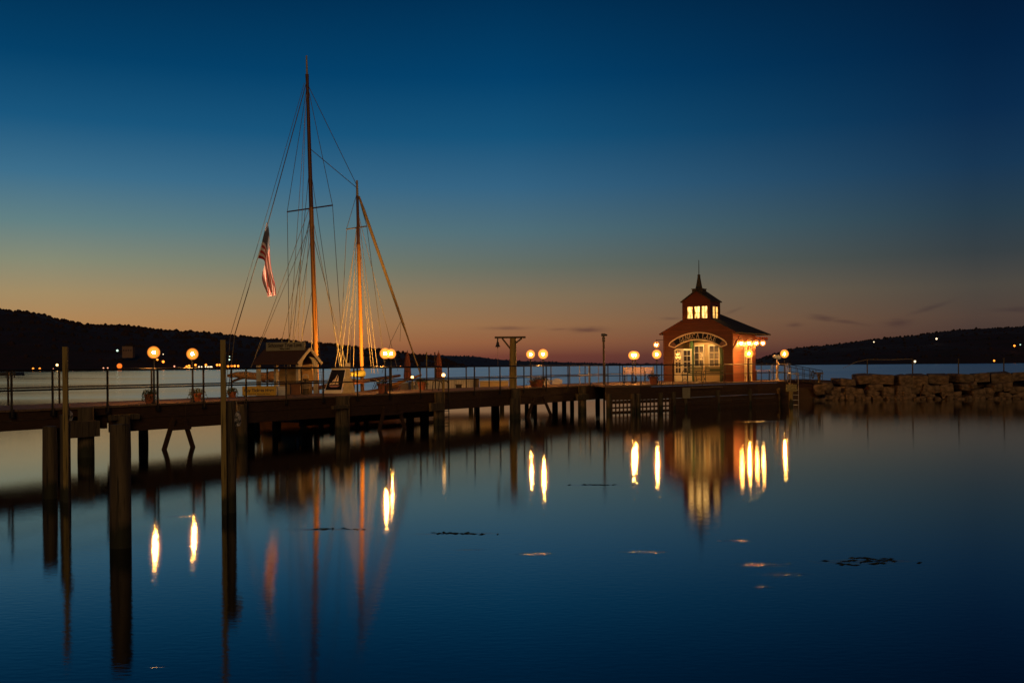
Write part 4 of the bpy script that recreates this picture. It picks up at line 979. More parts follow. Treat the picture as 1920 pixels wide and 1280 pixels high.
# spars: end points taken as points in the boat's own centre plane
def cpl(px, py, dy=0.0):
    """point seen at (px,py) lying in the boat's vertical centre plane (offset dy)"""
    k = (px - 960) / F; o = SO + NV * dy; s = (k * o.y - o.x) / (U.x - k * U.y); Y = (o + U * s).y
    return loc(P(px - (686 - py) * -.0 , py, Y))
def spar(pts, r, name, m, seg=12): return part(MB().tube(pts, r, seg), name, m, sch, smooth=True)
m0 = cpl(594.5, 735); m1 = cpl(577.5, 104)
m0 = Vector((m0.x, 0, .85)); m1.y = 0
mm = lambda t: m0.lerp(m1, t)
tk = lambda py: (735 - py) / (735 - 104)
pxs = 50 / F
spar([mm(0), mm(tk(560)), mm(tk(380))], [4.6 * pxs, 4.5 * pxs, 4.2 * pxs], 'mainmast', VARN)
spar([mm(tk(380)), mm(tk(150)), mm(tk(138))], [4.1 * pxs, 3.0 * pxs, 3.4 * pxs], 'mainmast_upper', DSPAR); spar([mm(tk(138)), mm(1)], [2.0 * pxs, 1.4 * pxs], 'masthead', PALE)
f0 = cpl(679.5, 735); f1 = cpl(671, 338); f0 = Vector((f0.x, 0, .9)); f1.y = 0
fm = lambda t: f0.lerp(f1, t); fk = lambda py: (735 - py) / (735 - 338)
spar([fm(0), fm(fk(455))], [3.9 * pxs, 3.5 * pxs], 'foremast', VARN); spar([fm(fk(455)), fm(fk(366))], [3.3 * pxs, 2.7 * pxs], 'foremast_upper', DSPAR); spar([fm(fk(366)), fm(1)], [2.6 * pxs, 2.0 * pxs], 'masthead', PALE)
def spreader(px0, y0, px1, y1, mast, dy, m=DSPAR):
    part(MB().tube([mast + Vector((-.1, -dy, 0)), mast + Vector((.1, dy, .0))], .025, 6), 'spreader', m, sch)
# spreaders run across the boat
def across(px, py, mast):  # lateral offset that puts the tip at px
    o = SO + U * mast.x; k = (px - 960) / F; return (k * o.y - o.x) / (NV.x - k * NV.y)
for mast, pl, pr, m in ((mm(tk(382)), 541, 626, DSPAR), (fm(fk(424)), 652, 690, PALE)):
    a, b = across(pl, 0, mast), across(pr, 0, mast)
    part(MB().tube([mast + Vector((0, a, -.02)), mast + Vector((0, b, .02))], .035, 6), 'spreader', m, sch)
    if m is DSPAR: spA, spB = mast + Vector((0, a, 0)), mast + Vector((0, b, 0))
    else: sfA, sfB = mast + Vector((0, a, 0)), mast + Vector((0, b, 0))
def rig(pts, r=.014, m=ROPE, name='shroud'): return part(MB().tube(pts, r, 5), name, m, sch)
ch = 1.6
deckp = lambda x, y, z=.95: Vector((x, y, z))
rig([mm(tk(155)), spA, deckp(-.1, 1.72)]); rig([mm(tk(155)), spB, deckp(.3, -1.72)])
for dx, y, py in ((-.9, 1.7, 388), (-1.6, 1.68, 388), (-.5, 1.7, 425), (.5, -1.7, 388), (1.0, -1.7, 425), (.2, -1.72, 300), (-.3, 1.72, 300), (1.4, 1.7, 470), (-.15, 1.72, 520), (-1.2, -1.6, 400)):
    rig([mm(tk(py)), deckp(dx, y)], .013, ROPE if random.random() < .6 else LROPE)
# running backstays to the stern, the flag's halyard line
st1 = cpl(440, 628); stern = deckp(-6.9, .3, 1.2)
bs = [mm(tk(152)) + Vector((-.05, 0, 0)), cpl(500, 428), st1]
bsx = cpl(427, 700); rig([bs[0], bs[1], bs[2], Vector((bsx.x, 0, 1.25))], .022, ROPE, 'backstay'); rig([bs[0] + Vector((.05, .2, 0)), bs[1] + Vector((.06, .35, 0)), bs[2] + Vector((.1, .4, 0)), Vector((bsx.x + .2, .4, 1.2))], .012, ROPE, 'backstay')
for a, b in (((581, 388), (478, 668)), ((580, 425), (470, 690)), ((575, 170), (539, 700)), ((573, 200), (557, 700)), ((580, 430), (562, 700))):
    rig([cpl(*a, dy=.1), cpl(*b, dy=.25)], .012, LROPE, 'halyard')
# stays between the masts
rig([mm(tk(272)), fm(fk(352))], .018, ROPE, 'stay'); rig([mm(tk(155)), fm(fk(348))], .016, ROPE, 'stay')
# foremast rigging
rig([fm(fk(360)), sfA, deckp(f0.x - .2, 1.55)]); rig([fm(fk(360)), sfB, deckp(f0.x + .3, -1.55)])
for px, yb, dy in ((637, 700, 1.0), (648, 700, .9), (628, 690, 1.2), (702, 700, -1.0), (709, 700, -1.2), (746, 695, 0), (655, 700, .8), (662, 700, .3), (697, 700, -.6)):
    rig([fm(fk(400 + random.uniform(-30, 30))), cpl(px, yb, dy)], .013, LROPE)
# forestay with the furled jib: thick and pale, tapering at both ends
jt = cpl(673, 368); jb = cpl(789, 703)
jp = [jt.lerp(jb, t) for t in (0, .08, .3, .6, .7, .75, 1)]
spar(jp, [.05, .085, .085, .075, .07, .045, .035], 'furled_jib', mat('jib_canvas', (.52, .36, .17), .8, (.36, .25, .12), 6, (1, 1, 4), bump=.4), 10)
rig([cpl(751, 603), cpl(733, 640), cpl(716, 700)], .012, ROPE, 'sheet'); rig([cpl(752, 600), cpl(750, 640)], .01, ROPE, 'sheet')
# bowsprit
spar([deckp(5.0, 0, 1.32), Vector((jb.x, 0, jb.z))], [.10, .06], 'bowsprit', VARN)
# main boom with furled sail under a tan cover
b0 = cpl(592, 712); b1 = cpl(428, 704); b0.y = b1.y = 0
spar([b0, b1], [.09, .07], 'boom', VARN)
vs = []; K = 12; NB = 14; prof_t = [702, 698, 697, 697.5, 698.5, 699, 698, 696.5, 696, 695, 693, 690, 686, 682, 678]
for i in range(NB + 1):
    t = i / NB; px = 431 + (588 - 431) * t; top = cpl(px, prof_t[i]); bot = cpl(px, 705 + 8 * sin(pi * min(max((t - .0) * 1.0, 0), 1)) * (1 if t < .98 else .5) + (3 if t > .7 else 0))
    c = (top + bot) / 2; hgt = (top.z - bot.z) / 2 + .02
    for k in range(K):
        a = 2 * pi * k / K; w = .16 + .12 * t; vs.append((c.x, w * cos(a) * (1 + .15 * sin(5 * t * 6 + a)), c.z + hgt * sin(a) * (1 + .06 * sin(t * 40))))
fs = [(i * K + k, i * K + (k + 1) % K, (i + 1) * K + (k + 1) % K, (i + 1) * K + k) for i in range(NB) for k in range(K)] + [tuple(range(K)), tuple(NB * K + k for k in range(K))]
part(MB().add(vs, fs), 'furled_mainsail', CANVAS, sch, smooth=True)
# sagging lazy cloth loops below the boom
for a, b in ((433, 500), (503, 565)):
    pts = [cpl(a + (b - a) * i / 10, 716 - 9 * sin(pi * i / 10)) for i in range(11)]
    part(MB().tube(pts, [.03] + [.06] * 9 + [.03], 8), 'sail_cover_flap', mat('dark_canvas', (.14, .07, .04), .85), sch, smooth=True)
# foresail: yellow-green cover bundled on the foremast
fb = cpl(672, 703); vs = []
for i in range(9):
    t = i / 8; px = 654 + 26 * t; top = cpl(px, 697 - 5 * t); bot = cpl(px, 705 + 3 * t)
    c = (top + bot) / 2; hg = (top.z - bot.z) / 2
    for k in range(10): a = 2 * pi * k / 10; vs.append((c.x, .2 * cos(a) * (1.1 + .1 * sin(i * 2)), c.z + hg * sin(a)))
fs = [(i * 10 + k, i * 10 + (k + 1) % 10, (i + 1) * 10 + (k + 1) % 10, (i + 1) * 10 + k) for i in range(8) for k in range(10)] + [tuple(range(10)), tuple(80 + k for k in range(10))]
part(MB().add(vs, fs), 'furled_foresail', YCOV, sch, smooth=True)
# fore boom resting, a long thick spar rising to the right
a = cpl(572, 728); b = cpl(735, 704); a.y = b.y = -.55; spar([a, a.lerp(b, .5), b], [.10, .12, .07], 'fore_boom', DSPAR)
a = cpl(600, 722); b = cpl(660, 712); a.y = b.y = -.2; spar([a, b], [.05, .09], 'fore_gaff', YCOV)
# flag hoisted on the backstay
def flag():
    Yf = 46.0
    q0 = SO + U * cpl(492, 450).x; Yf = q0.y
    HP = P(492, 450, Yf)
    me = bpy.data.meshes.new('flag'); NU, NVv = 26, 40; vs = []; uv = []
    def bez(p, t):
        a = [Vector(x) for x in p]
        while len(a) > 1: a = [a[i].lerp(a[i + 1], t) for i in range(len(a) - 1)]
        return a[0]
    topc = [(500, 416, 0), (507, 424, 0), (505, 462, 0), (505, 500, 0), (514, 525, 0), (517, 554, 0)]; botc = [(484, 484, 0), (500, 486, 0), (512, 492, 0), (466, 512, 0), (503, 530, 0), (501, 557, 0)]
    for i in range(NU + 1):
        for j in range(NVv + 1):
            u = i / NU; v = j / NVv; p = bez(topc, v).lerp(bez(botc, v), u)
            fold = sin(u * 9 + v * 5) * .10 * min(1, v * 3) + .05 * sin(v * 16 + u * 3)
            p.x += 1.8 * sin(v * 9 + u * 4) * v
            vs.append(tuple(P(p.x, p.y, Yf + fold) - HP)); uv.append((u, v))
    fs = [(i * (NVv + 1) + j, (i + 1) * (NVv + 1) + j, (i + 1) * (NVv + 1) + j + 1, i * (NVv + 1) + j + 1) for i in range(NU) for j in range(NVv)]
    me.from_pydata(vs, [], fs); ul = me.uv_layers.new(name='UV')
    for l in me.loops: ul.data[l.index].uv = uv[l.vertex_index]
    for p in me.polygons: p.use_smooth = True
    m, T, b = base_mat('flag_cloth'); b.inputs['Roughness'].default_value = .8
    tx = T.nodes.new('ShaderNodeUVMap'); sp = T.nodes.new('ShaderNodeSeparateXYZ'); T.links.new(tx.outputs[0], sp.inputs[0])
    st = M('MODULO', M('FLOOR', M('MULTIPLY', sp.outputs[0], 13, T=T), T=T), 2, T=T)
    can = M('MULTIPLY', M('LESS_THAN', sp.outputs[0], 7 / 13, T=T), M('LESS_THAN', sp.outputs[1], .4, T=T), T=T)
    fx = M('FRACT', M('MULTIPLY', sp.outputs[0], 9 * 13 / 7, T=T), T=T); fy = M('FRACT', M('MULTIPLY', sp.outputs[1], 11 / .4, T=T), T=T)
    dot = M('LESS_THAN', M('ADD', M('POWER', M('SUBTRACT', fx, .5, T=T), 2, T=T), M('POWER', M('SUBTRACT', fy, .5, T=T), 2, T=T), T=T), .07, T=T)
    c = mixc(st, (.50, .03, .03, 1), (.85, .75, .68, 1), T=T); cc = mixc(dot, (.02, .03, .09, 1), (.7, .65, .6, 1), T=T)
    T.links.new(mixc(can, c, cc, T=T), b.inputs['Base Color'])
    tr = T.nodes.new('ShaderNodeBsdfTranslucent'); T.links.new(mixc(can, c, cc, T=T), tr.inputs[0]); mx = T.nodes.new('ShaderNodeMixShader'); mx.inputs[0].default_value = .45
    o_ = T.nodes['Material Output']; T.links.new(b.outputs[0], mx.inputs[1]); T.links.new(tr.outputs[0], mx.inputs[2]); T.links.new(mx.outputs[0], o_.inputs[0])
    me.materials.append(m); o = bpy.data.objects.new('flag', me); C.objects.link(o); o.location = HP
    tag(o, 'limp red and white striped flag with a blue corner hanging from the backstay', 'flag')
flag()
# added spots in small housings, no visible source, to brighten masts and flag
def added_uplight(px, Y, z, target, power, label, sz=60, col=(1, .47, .085)):
    x = (px - 960) / F * Y; t = thing('floodlight', label, 'lamp', (x, Y, z), 0, 'added floodlights for the masts and flag')
    part(MB().box(-.12, -.08, -.02, .12, .08, .12), 'housing', BLACK, t)
    l = bpy.data.lights.new('added_beam', 'SPOT'); l.energy = power; l.color = col; l.spot_size = radians(sz); l.spot_blend = .8; l.shadow_soft_size = .08
    o = bpy.data.objects.new('added_beam', l); C.objects.link(o); o.parent = t; o.location = (0, 0, .2)
    d = Vector(target) - Vector((x, Y, z + .2)); o.rotation_euler = d.to_track_quat('-Z', 'Y').to_euler()
fw = lambda v: SO + U * v.x + NV * v.y + Vector((0, 0, v.z))
added_uplight(738, 48.0, .42, fw(fm(.22) * .5 + mm(.22) * .5), 8500, 'added low floodlight at the end of the finger dock aimed up the masts', 62)
added_uplight(700, 45.9, .42, P(501, 490, 47), 13000, 'added low floodlight on the finger dock behind the sandwich board aimed at the flag', 24, (1, .62, .34))

# ------------------------------------------------------------------ far dock with shed, chairs, umbrellas
t = thing('far_dock', 'low wooden dock beyond the pier with chairs and umbrellas', 'dock', (0, 0, 0))
part(MB().box(-8.2, 57.5, .55, 3.4, 63.5, .75), 'deck', DECKW, t)
for i in range(7): part(MB().tube([(-7.8 + i * 1.8, 57.7, -3), (-7.8 + i * 1.8, 57.7, .5)], .13, 8), 'pile', PILEW, t)
def white_shed(px0, px1, ytop, Y, name, label, m, rf, wins=()):
    x0, x1 = (px0 - 960) / F * Y, (px1 - 960) / F * Y; z1 = CAMH + (hor((px0 + px1) / 2) - ytop) / F * Y
    t = thing(name, label, 'shed', ((x0 + x1) / 2, Y, .753)); h = (x1 - x0) / 2; zz = z1 - .753
    part(MB().box(-h, 0, 0, h, 2.2, zz - .04), 'wall', m, t); part(MB().box(-h - .06, -.08, zz - .04, h + .06, 2.3, zz + .02), 'roof', rf, t)
    for px, w, z0, z2 in wins:
        xx = (px - (px0 + px1) / 2) / F * Y; wv = part(MB().box(xx - w, -.03, z0, xx + w, -.005, z2), 'window', GLASS, t); part(MB().box(xx - w - .05, -.04, z0 - .05, xx + w + .05, -.031, z0).box(xx - w - .05, -.04, z2, xx + w + .05, -.031, z2 + .05), 'frame', DARKW, wv)
white_shed(778, 888, 711.5, 58.2, 'boat_shed', 'long low white boarded shed with a small window on the far dock', WHITEB, WHITE, [(860, .17, .42, .66)])
white_shed(899, 953, 714, 58.6, 'boat_shed', 'yellowish boxy shed right of the white boarded shed', mat('tan_shed', (.62, .46, .22), .7, (.5, .36, .17), 4), WHITE)
white_shed(731, 766, 717.5, 58.0, 'boat_shed', 'small pinkish white shed left of the metal drum', mat('pink_shed', (.55, .38, .26), .7), WHITE)
q = ((893 - 960) / F * 58, 58, .753); mb = MB(); mb.tube([(0, 0, -2), (0, 0, 1.05)], .16, 12); solid(mb, 'dock_pile', PILEW, 'dark thick pile between the white shed and the yellowish shed', 'pile', q, smooth=True)
q = ((773 - 960) / F * 57.8, 57.8, .753); mb = MB(); mb.lathe((0, 0, 0), [(.24, 0), (.25, .02), (.24, .3), (.25, .32), (.24, .34), (.24, .62), (.25, .64), (.24, .66), (.24, .9), (.2, .905)], 20); solid(mb, 'metal_drum', GALV, 'grey metal drum right of the small pinkish shed', 'drum', q, smooth=True)
def umbrella(px, ytop, ybot, Y, label):
    x = (px - 960) / F * Y; zt = CAMH + (hor(px) - ytop) / F * Y; zb = CAMH + (hor(px) - ybot) / F * Y; t = thing('closed_umbrella', label, 'umbrella', (x, Y, .753), 0, 'closed patio umbrellas'); zt -= .753; zb -= .753
    part(MB().tube([(0, 0, 0), (0, 0, zt)], .025, 8), 'pole', PILEW, t); part(MB().lathe((0, 0, 0), [(.28, 0), (.28, .06), (.06, .12)], 14), 'base', CONC, t)
    vs = []; K = 24; lv = [(0, .16, 1), (.12, .21, 1), (.30, .19, .8), (.55, .17, .7), (.75, .14, .5), (.9, .09, .3), (1.0, .02, 0)]
    for tt, r, f in lv:
        for k in range(K): a = 2 * pi * k / K; rr = r * (1 + .16 * f * sin(8 * a)); vs.append((rr * cos(a), rr * sin(a), zb + (zt - zb) * tt))
    fs = [(i * K + k, i * K + (k + 1) % K, (i + 1) * K + (k + 1) % K, (i + 1) * K + k) for i in range(len(lv) - 1) for k in range(K)] + [tuple(range(K))]
    part(MB().add(vs, fs), 'canopy', RUST, t, smooth=True); part(MB().tube([(0, 0, zt - .05), (0, 0, zt + .08)], .02, 6), 'finial', BLACK, t)
    part(MB().lathe((0, 0, zb + (zt - zb) * .3), [(.2, -.02), (.205, 0), (.2, .03)], 16), 'tie', DARKW, t)
umbrella(764, 659, 712, 59.5, 'rust coloured closed umbrella just left of the sloping stay')
umbrella(822.5, 660, 710, 59.5, 'rust coloured closed umbrella right of the sloping stay')
for px, y0, lab in ((800, 660, 'thin pole left of the right closed umbrella'), (815.5, 660, 'dark thin pole touching the right closed umbrella')):
    Y = 58.9; x = (px - 960) / F * Y; mb = MB(); mb.tube([(0, 0, 0), (0, 0, CAMH + (hor(px) - y0) / F * Y - .753)], .035, 8); solid(mb, 'dock_pole', POSTW if px < 810 else DARKW, lab, 'pole', (x, Y, .753), smooth=True)
# adirondack chairs with fan backs
def adirondack(px, ytop, Y, label):
    x = (px - 960) / F * Y; t = thing('garden_chair', label, 'chair', (x, Y, .753), radians(8), 'fan-backed garden chairs')
    zt = CAMH + (hor(px) - ytop) / F * Y - .753
    for i in range(7):
        u = (i - 3) / 3; part(MB().bar((u * .2, 0, .3), (u * .29, .22, zt - .10 * u * u), .075, .02, (0, 1, 0)), 'back_slat', CREAM, t)
    part(MB().box(-.27, -.5, .34, .27, .02, .37), 'seat', CREAM, t)
    for sx in (-1, 1):
        part(MB().box(sx * .33 - .06, -.55, .56, sx * .33 + .06, .15, .585), 'armrest', CREAM, t); part(MB().box(sx * .33 - .02, -.5, 0, sx * .33 + .02, -.4, .555), 'leg', CREAM, t); part(MB().bar((sx * .3, -.4, .33), (sx * .3, .5, .03), .03, .1), 'leg', CREAM, t)
adirondack(1023, 709, 58.5, 'pale fan-backed chair nearer the planter, partly behind it')
adirondack(1045, 709, 58.5, 'pale fan-backed chair standing alone, right of the planter')
# white runabout bow seen past the A-frame
# ------------------------------------------------------------------ benches and table by the pavilion
def bench(name, label, loc_, rz, L_=1.5, m=DGREEN, grp='slatted benches by the pavilion', panel=False):
    t = thing(name, label, 'bench', loc_, rz, grp)
    s1 = part(MB().box(-L_ / 2, -.40, .42, L_ / 2, -.34, .45).box(-L_ / 2, -.31, .42, L_ / 2, -.25, .45).box(-L_ / 2, -.22, .42, L_ / 2, -.16, .45).box(-L_ / 2, -.13, .42, L_ / 2, -.07, .45), 'seat', m, t)
    mb = MB()
    if panel: mb.bar((-L_ / 2 + .3, .03, .72), (L_ / 2 - .08, .03, .72), .02, .2)
    for z in (.56, .67, .78, .88): mb.bar((-L_ / 2, .0 + (z - .5) * .2, z), (L_ / 2, .0 + (z - .5) * .2, z), .025, .065)
    part(mb, 'backrest', m, t)
    for sx in (-1, 1):
        x = sx * (L_ / 2 - .05)
        part(MB().tube([(x, -.42, 0), (x, -.36, .2), (x, -.42, .42), (x, -.40, .6), (x, -.3, .68), (x, -.05, .66), (x, .03, .6)], .022, 6).tube([(x, .05, 0), (x, -.02, .2), (x, -.03, .42), (x, .09, .93)], .022, 6).tube([(x, -.4, .1), (x, -.2, .24), (x, 0, .1)], .016, 6).tube([(x, -.42, .42), (x, .0, .42)], .018, 6), 'side_frame', BLACK, t, smooth=True)
    return t
Zp = DZ + .015
def at_plat(px, Y): return Vector(((px - 960) / F * Y, Y, Zp))
bench('bench', 'dark green panel-backed bench in front of the right pavilion window', at_plat(1339, 59.2), radians(-28), 1.15, DGREEN, panel=True)
bench('bench', 'dark slatted iron-armed bench under the green post of the pavilion', at_plat(1302, 58.6), radians(-62 ), 1.4, DGREEN)
SLT = mat('pale_slats', (.40, .28, .17), .6, (.3, .2, .12), 6)
bench('bench', 'pale slatted bench, leftmost by the picnic table', at_plat(1189, 58.8), radians(2), 1.3, SLT)
bench('bench', 'pale slatted bench turned side-on, between the leftmost bench and the table', at_plat(1205, 60.2), radians(-20), 1.3, SLT)
t = thing('picnic_table', 'long pale low table beside the slatted benches', 'table', at_plat(1213, 57.4), radians(4))
part(MB().box(-.85, -.32, .44, .85, .32, .48), 'table_top', SLT, t)
for sx in (-1, 1): part(MB().tube([(sx * .7, -.25, 0), (sx * .6, -.1, .3), (sx * .7, 0, .44)], .02, 6).tube([(sx * .7, .25, 0), (sx * .6, .1, .3), (sx * .7, 0, .44)], .02, 6), 'leg', BLACK, t, smooth=True)
# low table at the right end
t = thing('picnic_table', 'small pale bench table right of the pavilion by the railing', 'table', at_plat(1433, 63.4), radians(-12))
part(MB().box(-.55, -.3, .62, .35, .3, .66), 'table_top', SLT, t)
for sx in (-.5, .3): part(MB().tube([(sx, 0, 0), (sx, 0, .62)], .035, 8), 'leg', BLACK, t)
# coin viewer
t = thing('coin_viewer', 'twin-lobed viewing binoculars on a tapered pedestal at the platform end', 'viewer', at_plat(1457, 63.2)); zt = CAMH + (hor(1457) - 669) / F * 63.2 - Zp
part(MB().lathe((0, 0, 0), [(.16, 0), (.15, .06), (.09, .12), (.07, .7), (.12, .82), (.12, .9), (.06, .95), (.05, zt - .2)], 14), 'pedestal', PALE, t, smooth=True)
part(MB().tube([(-.11, -.16, zt + .02), (-.11, .16, zt + .04)], [.11, .13], 14).tube([(.11, -.16, zt - .03), (.11, .16, zt)], [.11, .13], 14), 'binoculars', GALV, t, smooth=True); part(MB().tube([(0, 0, zt - .22), (0, 0, zt + .06)], .06, 10), 'yoke', GALV, t)
# ladder hoop, service box and gangway at the right end
q = P(1488, 716, 60.6); t = thing('swim_ladder', 'pale tubular ladder hoop at the right corner of the platform', 'ladder', (q.x, q.y, 0))
for px in (1482, 1497): 
    dx = (px - 1488) / F * 60.6; part(MB().tube([(dx, 0, -.8), (dx, 0, CAMH - .62), (dx, .35, CAMH - .55), (dx, .6, DZ)], .025, 8), 'side_rail', GALV, t, smooth=True)
part(MB().tube([((1478 - 1488) / F * 60.6, 0, CAMH - .6), ((1498 - 1488) / F * 60.6, 0, CAMH - .6)], .022, 6), 'cross_bar', GALV, t)
for z in (-.3, .0, .3, .6, .9): part(MB().tube([((1482 - 1488) / F * 60.6, 0, z), ((1497 - 1488) / F * 60.6, 0, z)], .018, 6), 'rung', GALV, t)
q = P(1484, 727, 60.2); t = thing('dock_sign', 'mottled yellowish panel fixed to a square post by the ladder', 'sign', q); part(MB().box(-.32, -.03, -.21, .32, .03, .21), 'panel', mat('mottled_panel', (.36, .33, .14), .8, (.16, .13, .06), 14, contrast=2), t, bevel=.01); part(MB().box(-.1, .031, -2.5, .1, .2, .26), 'post', POSTW, t)
G0 = Vector((17.6, 64.6, 0)); G1 = P(1531, 716, 67.0); G1.z = 1.12
t = thing('gangway', 'narrow gangway with sloping rails from the platform down to the breakwater', 'gangway', (17.6, 64.6, 0)); GO = Vector((17.6, 64.6, 0))
a = Vector((0, 0, DZ - .03)); b = Vector((G1.x - GO.x, G1.y - GO.y, 1.12)); dd = (b - a); nn = Vector((dd.y, -dd.x, 0)).normalized() * .45
part(MB().prism([a - nn, a + nn, b + nn, b - nn], (0, 0, .06)), 'walkway', DARKW, t)
for s_ in (-1, 1):
    o = nn * s_; r = part(MB().tube([a + o + Vector((0, 0, 1.05)), b + o + Vector((0, 0, .9))], .022, 8), 'handrail', STEEL, t)
    part(MB().tube([a + o + Vector((0, 0, .6)), b + o + Vector((0, 0, .5))], .018, 8), 'mid_rail', STEEL, r)
    for k in range(6): p = a.lerp(b, k / 5) + o; part(MB().tube([p, p + Vector((0, 0, 1.05 - .03 * k))], .02, 6), 'post', STEEL, r)
q = P(1535.5, 698, 67.5); t = thing('stone_stand', 'small flat-topped post at the foot of the gangway', 'post', (q.x, q.y, 1.1)); hh = q.z - 1.1
part(MB().lathe((0, 0, 0), [(.14, 0), (.10, hh * .5), (.14, hh * .85)], 10), 'post', PILEW, t); part(MB().box(-.26, -.2, hh * .86, .24, .2, hh), 'top', PILEW, t)
part(MB().box(0, 0, 0, .01, .01, .01), 'cap', PILEW, t) if False else None
for px, lab in ((1523.5, 'dark coiled hose hanging on the gangway rail'),):
    q = P(px, 702, 66.2); mb = MB()
    for k in range(3): mb.tube([(.07 * cos(i * pi / 8) + k * .03, .02 * k, .26 * sin(i * pi / 8)) for i in range(17)], .018, 6)
    solid(mb, 'hose_coil', BLACK, lab, 'hose', q, smooth=True)

# ------------------------------------------------------------------ weed adrift in the harbour
WEED = mat('weed', (.035, .05, .05), .3, (.02, .03, .03), 9, spec=.8)
def weed(px, py, w, d, n, seed, label):
    q = on_z(px, 0, py); rn = random.Random(seed); mb = MB()
    for k in range(int(n * .55)):
        x = rn.gauss(0, w * .5); y = rn.gauss(0, d * .7) - x * .10; l = rn.uniform(.02, .09); a = rn.gauss(.1, .35); h = rn.uniform(.006, .014)
        dx, dy = cos(a) * l, sin(a) * l; t = rn.uniform(.004, .011)
        mb.add([(x - dx, y - dy, .0), (x, y - t, h), (x + dx, y + dy, .0), (x, y + t, h), (x, y, -.01)], [(0, 1, 2), (0, 2, 3), (0, 4, 1), (1, 4, 2), (2, 4, 3), (3, 4, 0)])
    solid(mb, 'floating_weed', WEED, label, 'water weed', (q.x, q.y, 0), kind='stuff')
weed(1625, 1051, .42, .16, 60, 1, 'dark drift of weed on the water at the lower right')
weed(1590, 1058, .16, .06, 16, 4, 'small dark tuft of weed left of the larger drift')
weed(860, 1000, .50, .07, 46, 2, 'thin dark line of weed in the middle of the harbour')
weed(1118, 908.5, .60, .05, 40, 3, 'short dark line of weed below the camera post')
weed(625, 991, .45, .05, 26, 5, 'thin dark line of weed across the mast reflections')

# ------------------------------------------------------------------ breakwater
mb = MB(); rn = random.Random(21); vs = []
for i in range(40):
    x = 19.6 + i * .95
    tp = 1.30 + .08 * sin(i)
    vs += [(x, 68.9, -1.5), (x, 69.4, tp - .5), (x, 70.3, tp), (x, 73.5, tp), (x, 75.5, -1.5)]
fs = [(i * 5 + j, (i + 1) * 5 + j, (i + 1) * 5 + j + 1, i * 5 + j + 1) for i in range(39) for j in range(4)] + [(0, 1, 2, 3, 4)]
mb.add(vs, fs); solid(mb, 'breakwater_mound', DARKW, 'dark rubble mound under the boulders', 'rubble', kind='structure')
import bmesh
def boulder(px, y0, y1, wpx, Y, seed, dep=1.2, tilt=0.0, blocky=.8):
    """rock whose silhouette spans columns px +- wpx/2 and rows y0 (top) .. y1 (bottom)"""
    rn = random.Random(seed); w = wpx / F * Y / 2; h = (y1 - y0) / F * Y / 2; d = dep / 2
    bm = bmesh.new()
    for sx in (-1, 1):
        for sy in (-1, 1):
            for sz in (-1, 1):
                for q in range(2):
                    j = lambda: rn.uniform(blocky - .12, 1.0)
                    bm.verts.new((sx * w * (j() if q == 0 else j() * .88), sy * d * j(), sz * h * (j() if q == 1 else j() * .84)))
    for q in range(8): v = Vector((rn.uniform(-1, 1), rn.uniform(-1, 1), rn.uniform(-1, 1))).normalized(); bm.verts.new((v.x * w * 1.05, v.y * d * 1.05, v.z * h * 1.05))
    r = bmesh.ops.convex_hull(bm, input=bm.verts); 
    for v in [v for v in bm.verts if not v.link_faces]: bm.verts.remove(v)
    bmesh.ops.bevel(bm, geom=bm.edges[:] + bm.verts[:], offset=.022, segments=2, affect='EDGES', profile=.6)
    bmesh.ops.triangulate(bm, faces=bm.faces); bmesh.ops.subdivide_edges(bm, edges=[e for e in bm.edges if e.calc_length() > .22], cuts=2, use_grid_fill=True)
    bmesh.ops.triangulate(bm, faces=bm.faces)
    for v in bm.verts:
        n = noise.fractal(v.co * 2.3 + Vector((seed, 0, 0)), 1.0, 2.0, 4); v.co += v.co.normalized() * n * .045
    me = bpy.data.meshes.new('boulder'); bm.to_mesh(me); bm.free()
    for p in me.polygons: p.use_smooth = True
    try: me.set_sharp_from_angle(angle=radians(32))
    except Exception: pass
    me.materials.append(ROCK); o = bpy.data.objects.new('boulder', me); C.objects.link(o)
    c = P(px, (y0 + y1) / 2, Y); o.location = (c.x, Y + d * .3, c.z); o.rotation_euler = (rn.uniform(-.1, .1), tilt + rn.uniform(-.09, .09), rn.uniform(-.3, .3)); return o
GRP = 'boulders of the breakwater'
tops = [(1546, 716, 740, 38, 'low smooth boulder at the left end of the breakwater'), (1583, 709, 722, 36, 'flat slab, first of the top course from the left'), (1619, 701, 719, 30, 'blocky boulder where the top course steps up'), (1653, 700, 722, 46, 'widest capstone in the top course, left of centre'),
        (1691, 702, 726, 30, 'squarish capstone right of the widest one'), (1721, 701, 738, 36, 'tall leaning boulder under the second breakwater post'), (1760, 700, 720, 40, 'long capstone left of the third breakwater post'),
        (1803, 700, 718, 40, 'long capstone right under the third breakwater post'), (1839, 699, 718, 30, 'dark capstone between the third and fourth posts'), (1876, 698, 717, 42, 'long layered capstone under the last breakwater post'), (1912, 698, 716, 34, 'capstone at the right edge of the picture'), (1950, 698, 716, 40, None)]
for i, (px, y0, y1, w, lab) in enumerate(tops):
    o = boulder(px, y0, y1, w, 68.9, 100 + i, 1.6, blocky=.88); tag(o, lab or 'capstone at the right edge of the picture', 'boulder', GRP)
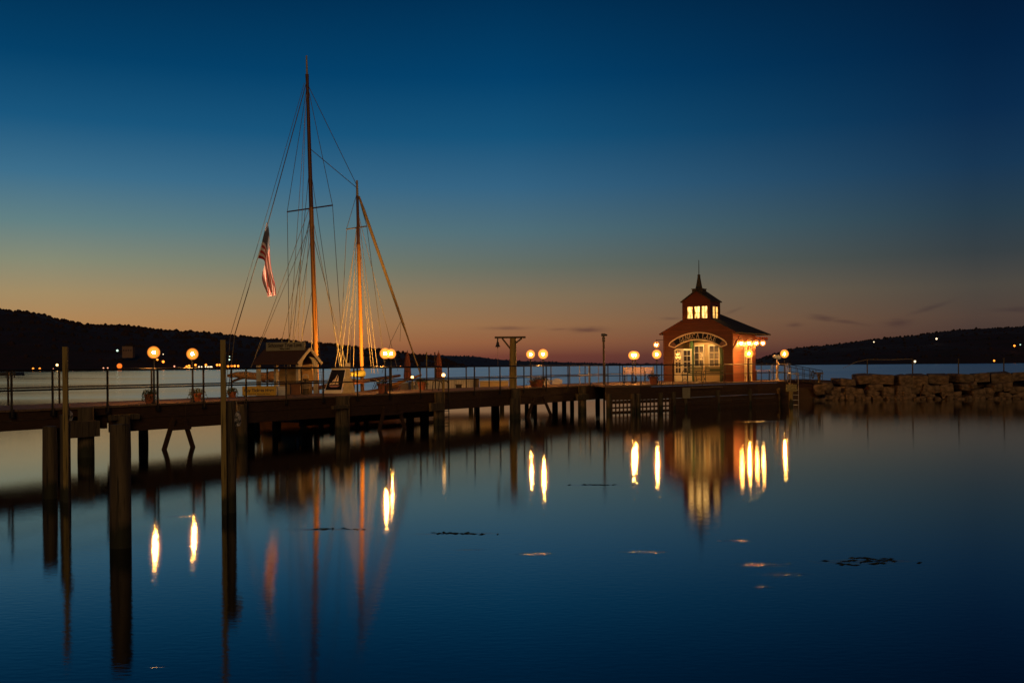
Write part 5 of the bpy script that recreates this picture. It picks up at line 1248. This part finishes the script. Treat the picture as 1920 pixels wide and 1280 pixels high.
mids = [(1562, 727, 749, 30), (1566, 724, 741, 16), (1590, 722, 748, 26), (1608, 728, 749, 24), (1640, 719, 733, 30), (1632, 733, 750, 26), (1662, 724, 748, 24), (1690, 722, 749, 36), (1700, 736, 750, 30), (1738, 719, 745, 22), (1750, 722, 738, 22), (1735, 740, 750, 36),
        (1775, 719, 750, 28), (1790, 734, 750, 26), (1806, 718, 732, 22), (1822, 716, 730, 18), (1830, 729, 748, 32), (1815, 740, 751, 26), (1852, 724, 748, 26), (1866, 718, 736, 22), (1888, 714, 734, 20), (1880, 735, 750, 28), (1906, 722, 738, 32), (1910, 738, 751, 34), (1940, 716, 750, 30), (1575, 733, 745, 14)]
mlab = {0: 'small pale boulder at the waterline near the left end', 4: 'flat boulder wedged under the widest capstone', 7: 'big wedge-shaped boulder in the middle of the lower course', 12: 'tall boulder below the long capstone left of the third post', 25: 'small tilted boulder with a bright face near the left end', 22: 'flat boulder low at the right edge of the picture'}
for i, (px, y0, y1, w) in enumerate(mids):
    o = boulder(px, y0, y1, w, 68.3 + random.uniform(-.12, .1), 200 + i, 1.1, tilt=random.uniform(-.35, .35) if i != 25 else .7, blocky=.72); tag(o, mlab.get(i, 'brown boulder in the lower course of the breakwater'), 'boulder', GRP)
for i in range(34):
    px = 1528 + i * 12.5 + random.uniform(-4, 4); y1 = 752; h = random.uniform(5, 12)
    o = boulder(px, y1 - h, y1, random.uniform(10, 20), 67.9, 300 + i, .8, tilt=random.uniform(-.3, .3), blocky=.7); tag(o, 'small wet stone at the foot of the breakwater', 'boulder', 'wet stones at the waterline')
bps = []
for px, y0, lab in ((1626, 673, 'leftmost post on the breakwater'), (1711, 672, 'second post from the left on the breakwater'), (1797, 672, 'third post from the left on the breakwater'), (1882, 671, 'rightmost post on the breakwater')):
    Y = 70; q = P(px, y0, Y); mb = MB(); mb.tube([(0, 0, -1.2), (0, 0, 0)], .045, 8); solid(mb, 'breakwater_post', PALE if False else PILEW, lab, 'post', q, group='posts on the breakwater', smooth=True); bps.append(q)
mb = MB(); o = bps[0]; mb.tube([Vector((-1.8, -.3, -.62)), Vector((-.8, 0, -.2)), Vector((0, 0, -.03)), (bps[1] - o) * .5 + Vector((0, 0, -.06)), bps[1] - o + Vector((0, 0, -.03))], .014, 5)
solid(mb, 'rope_line', LROPE, 'slack rope strung between the two left breakwater posts', 'rope', o)
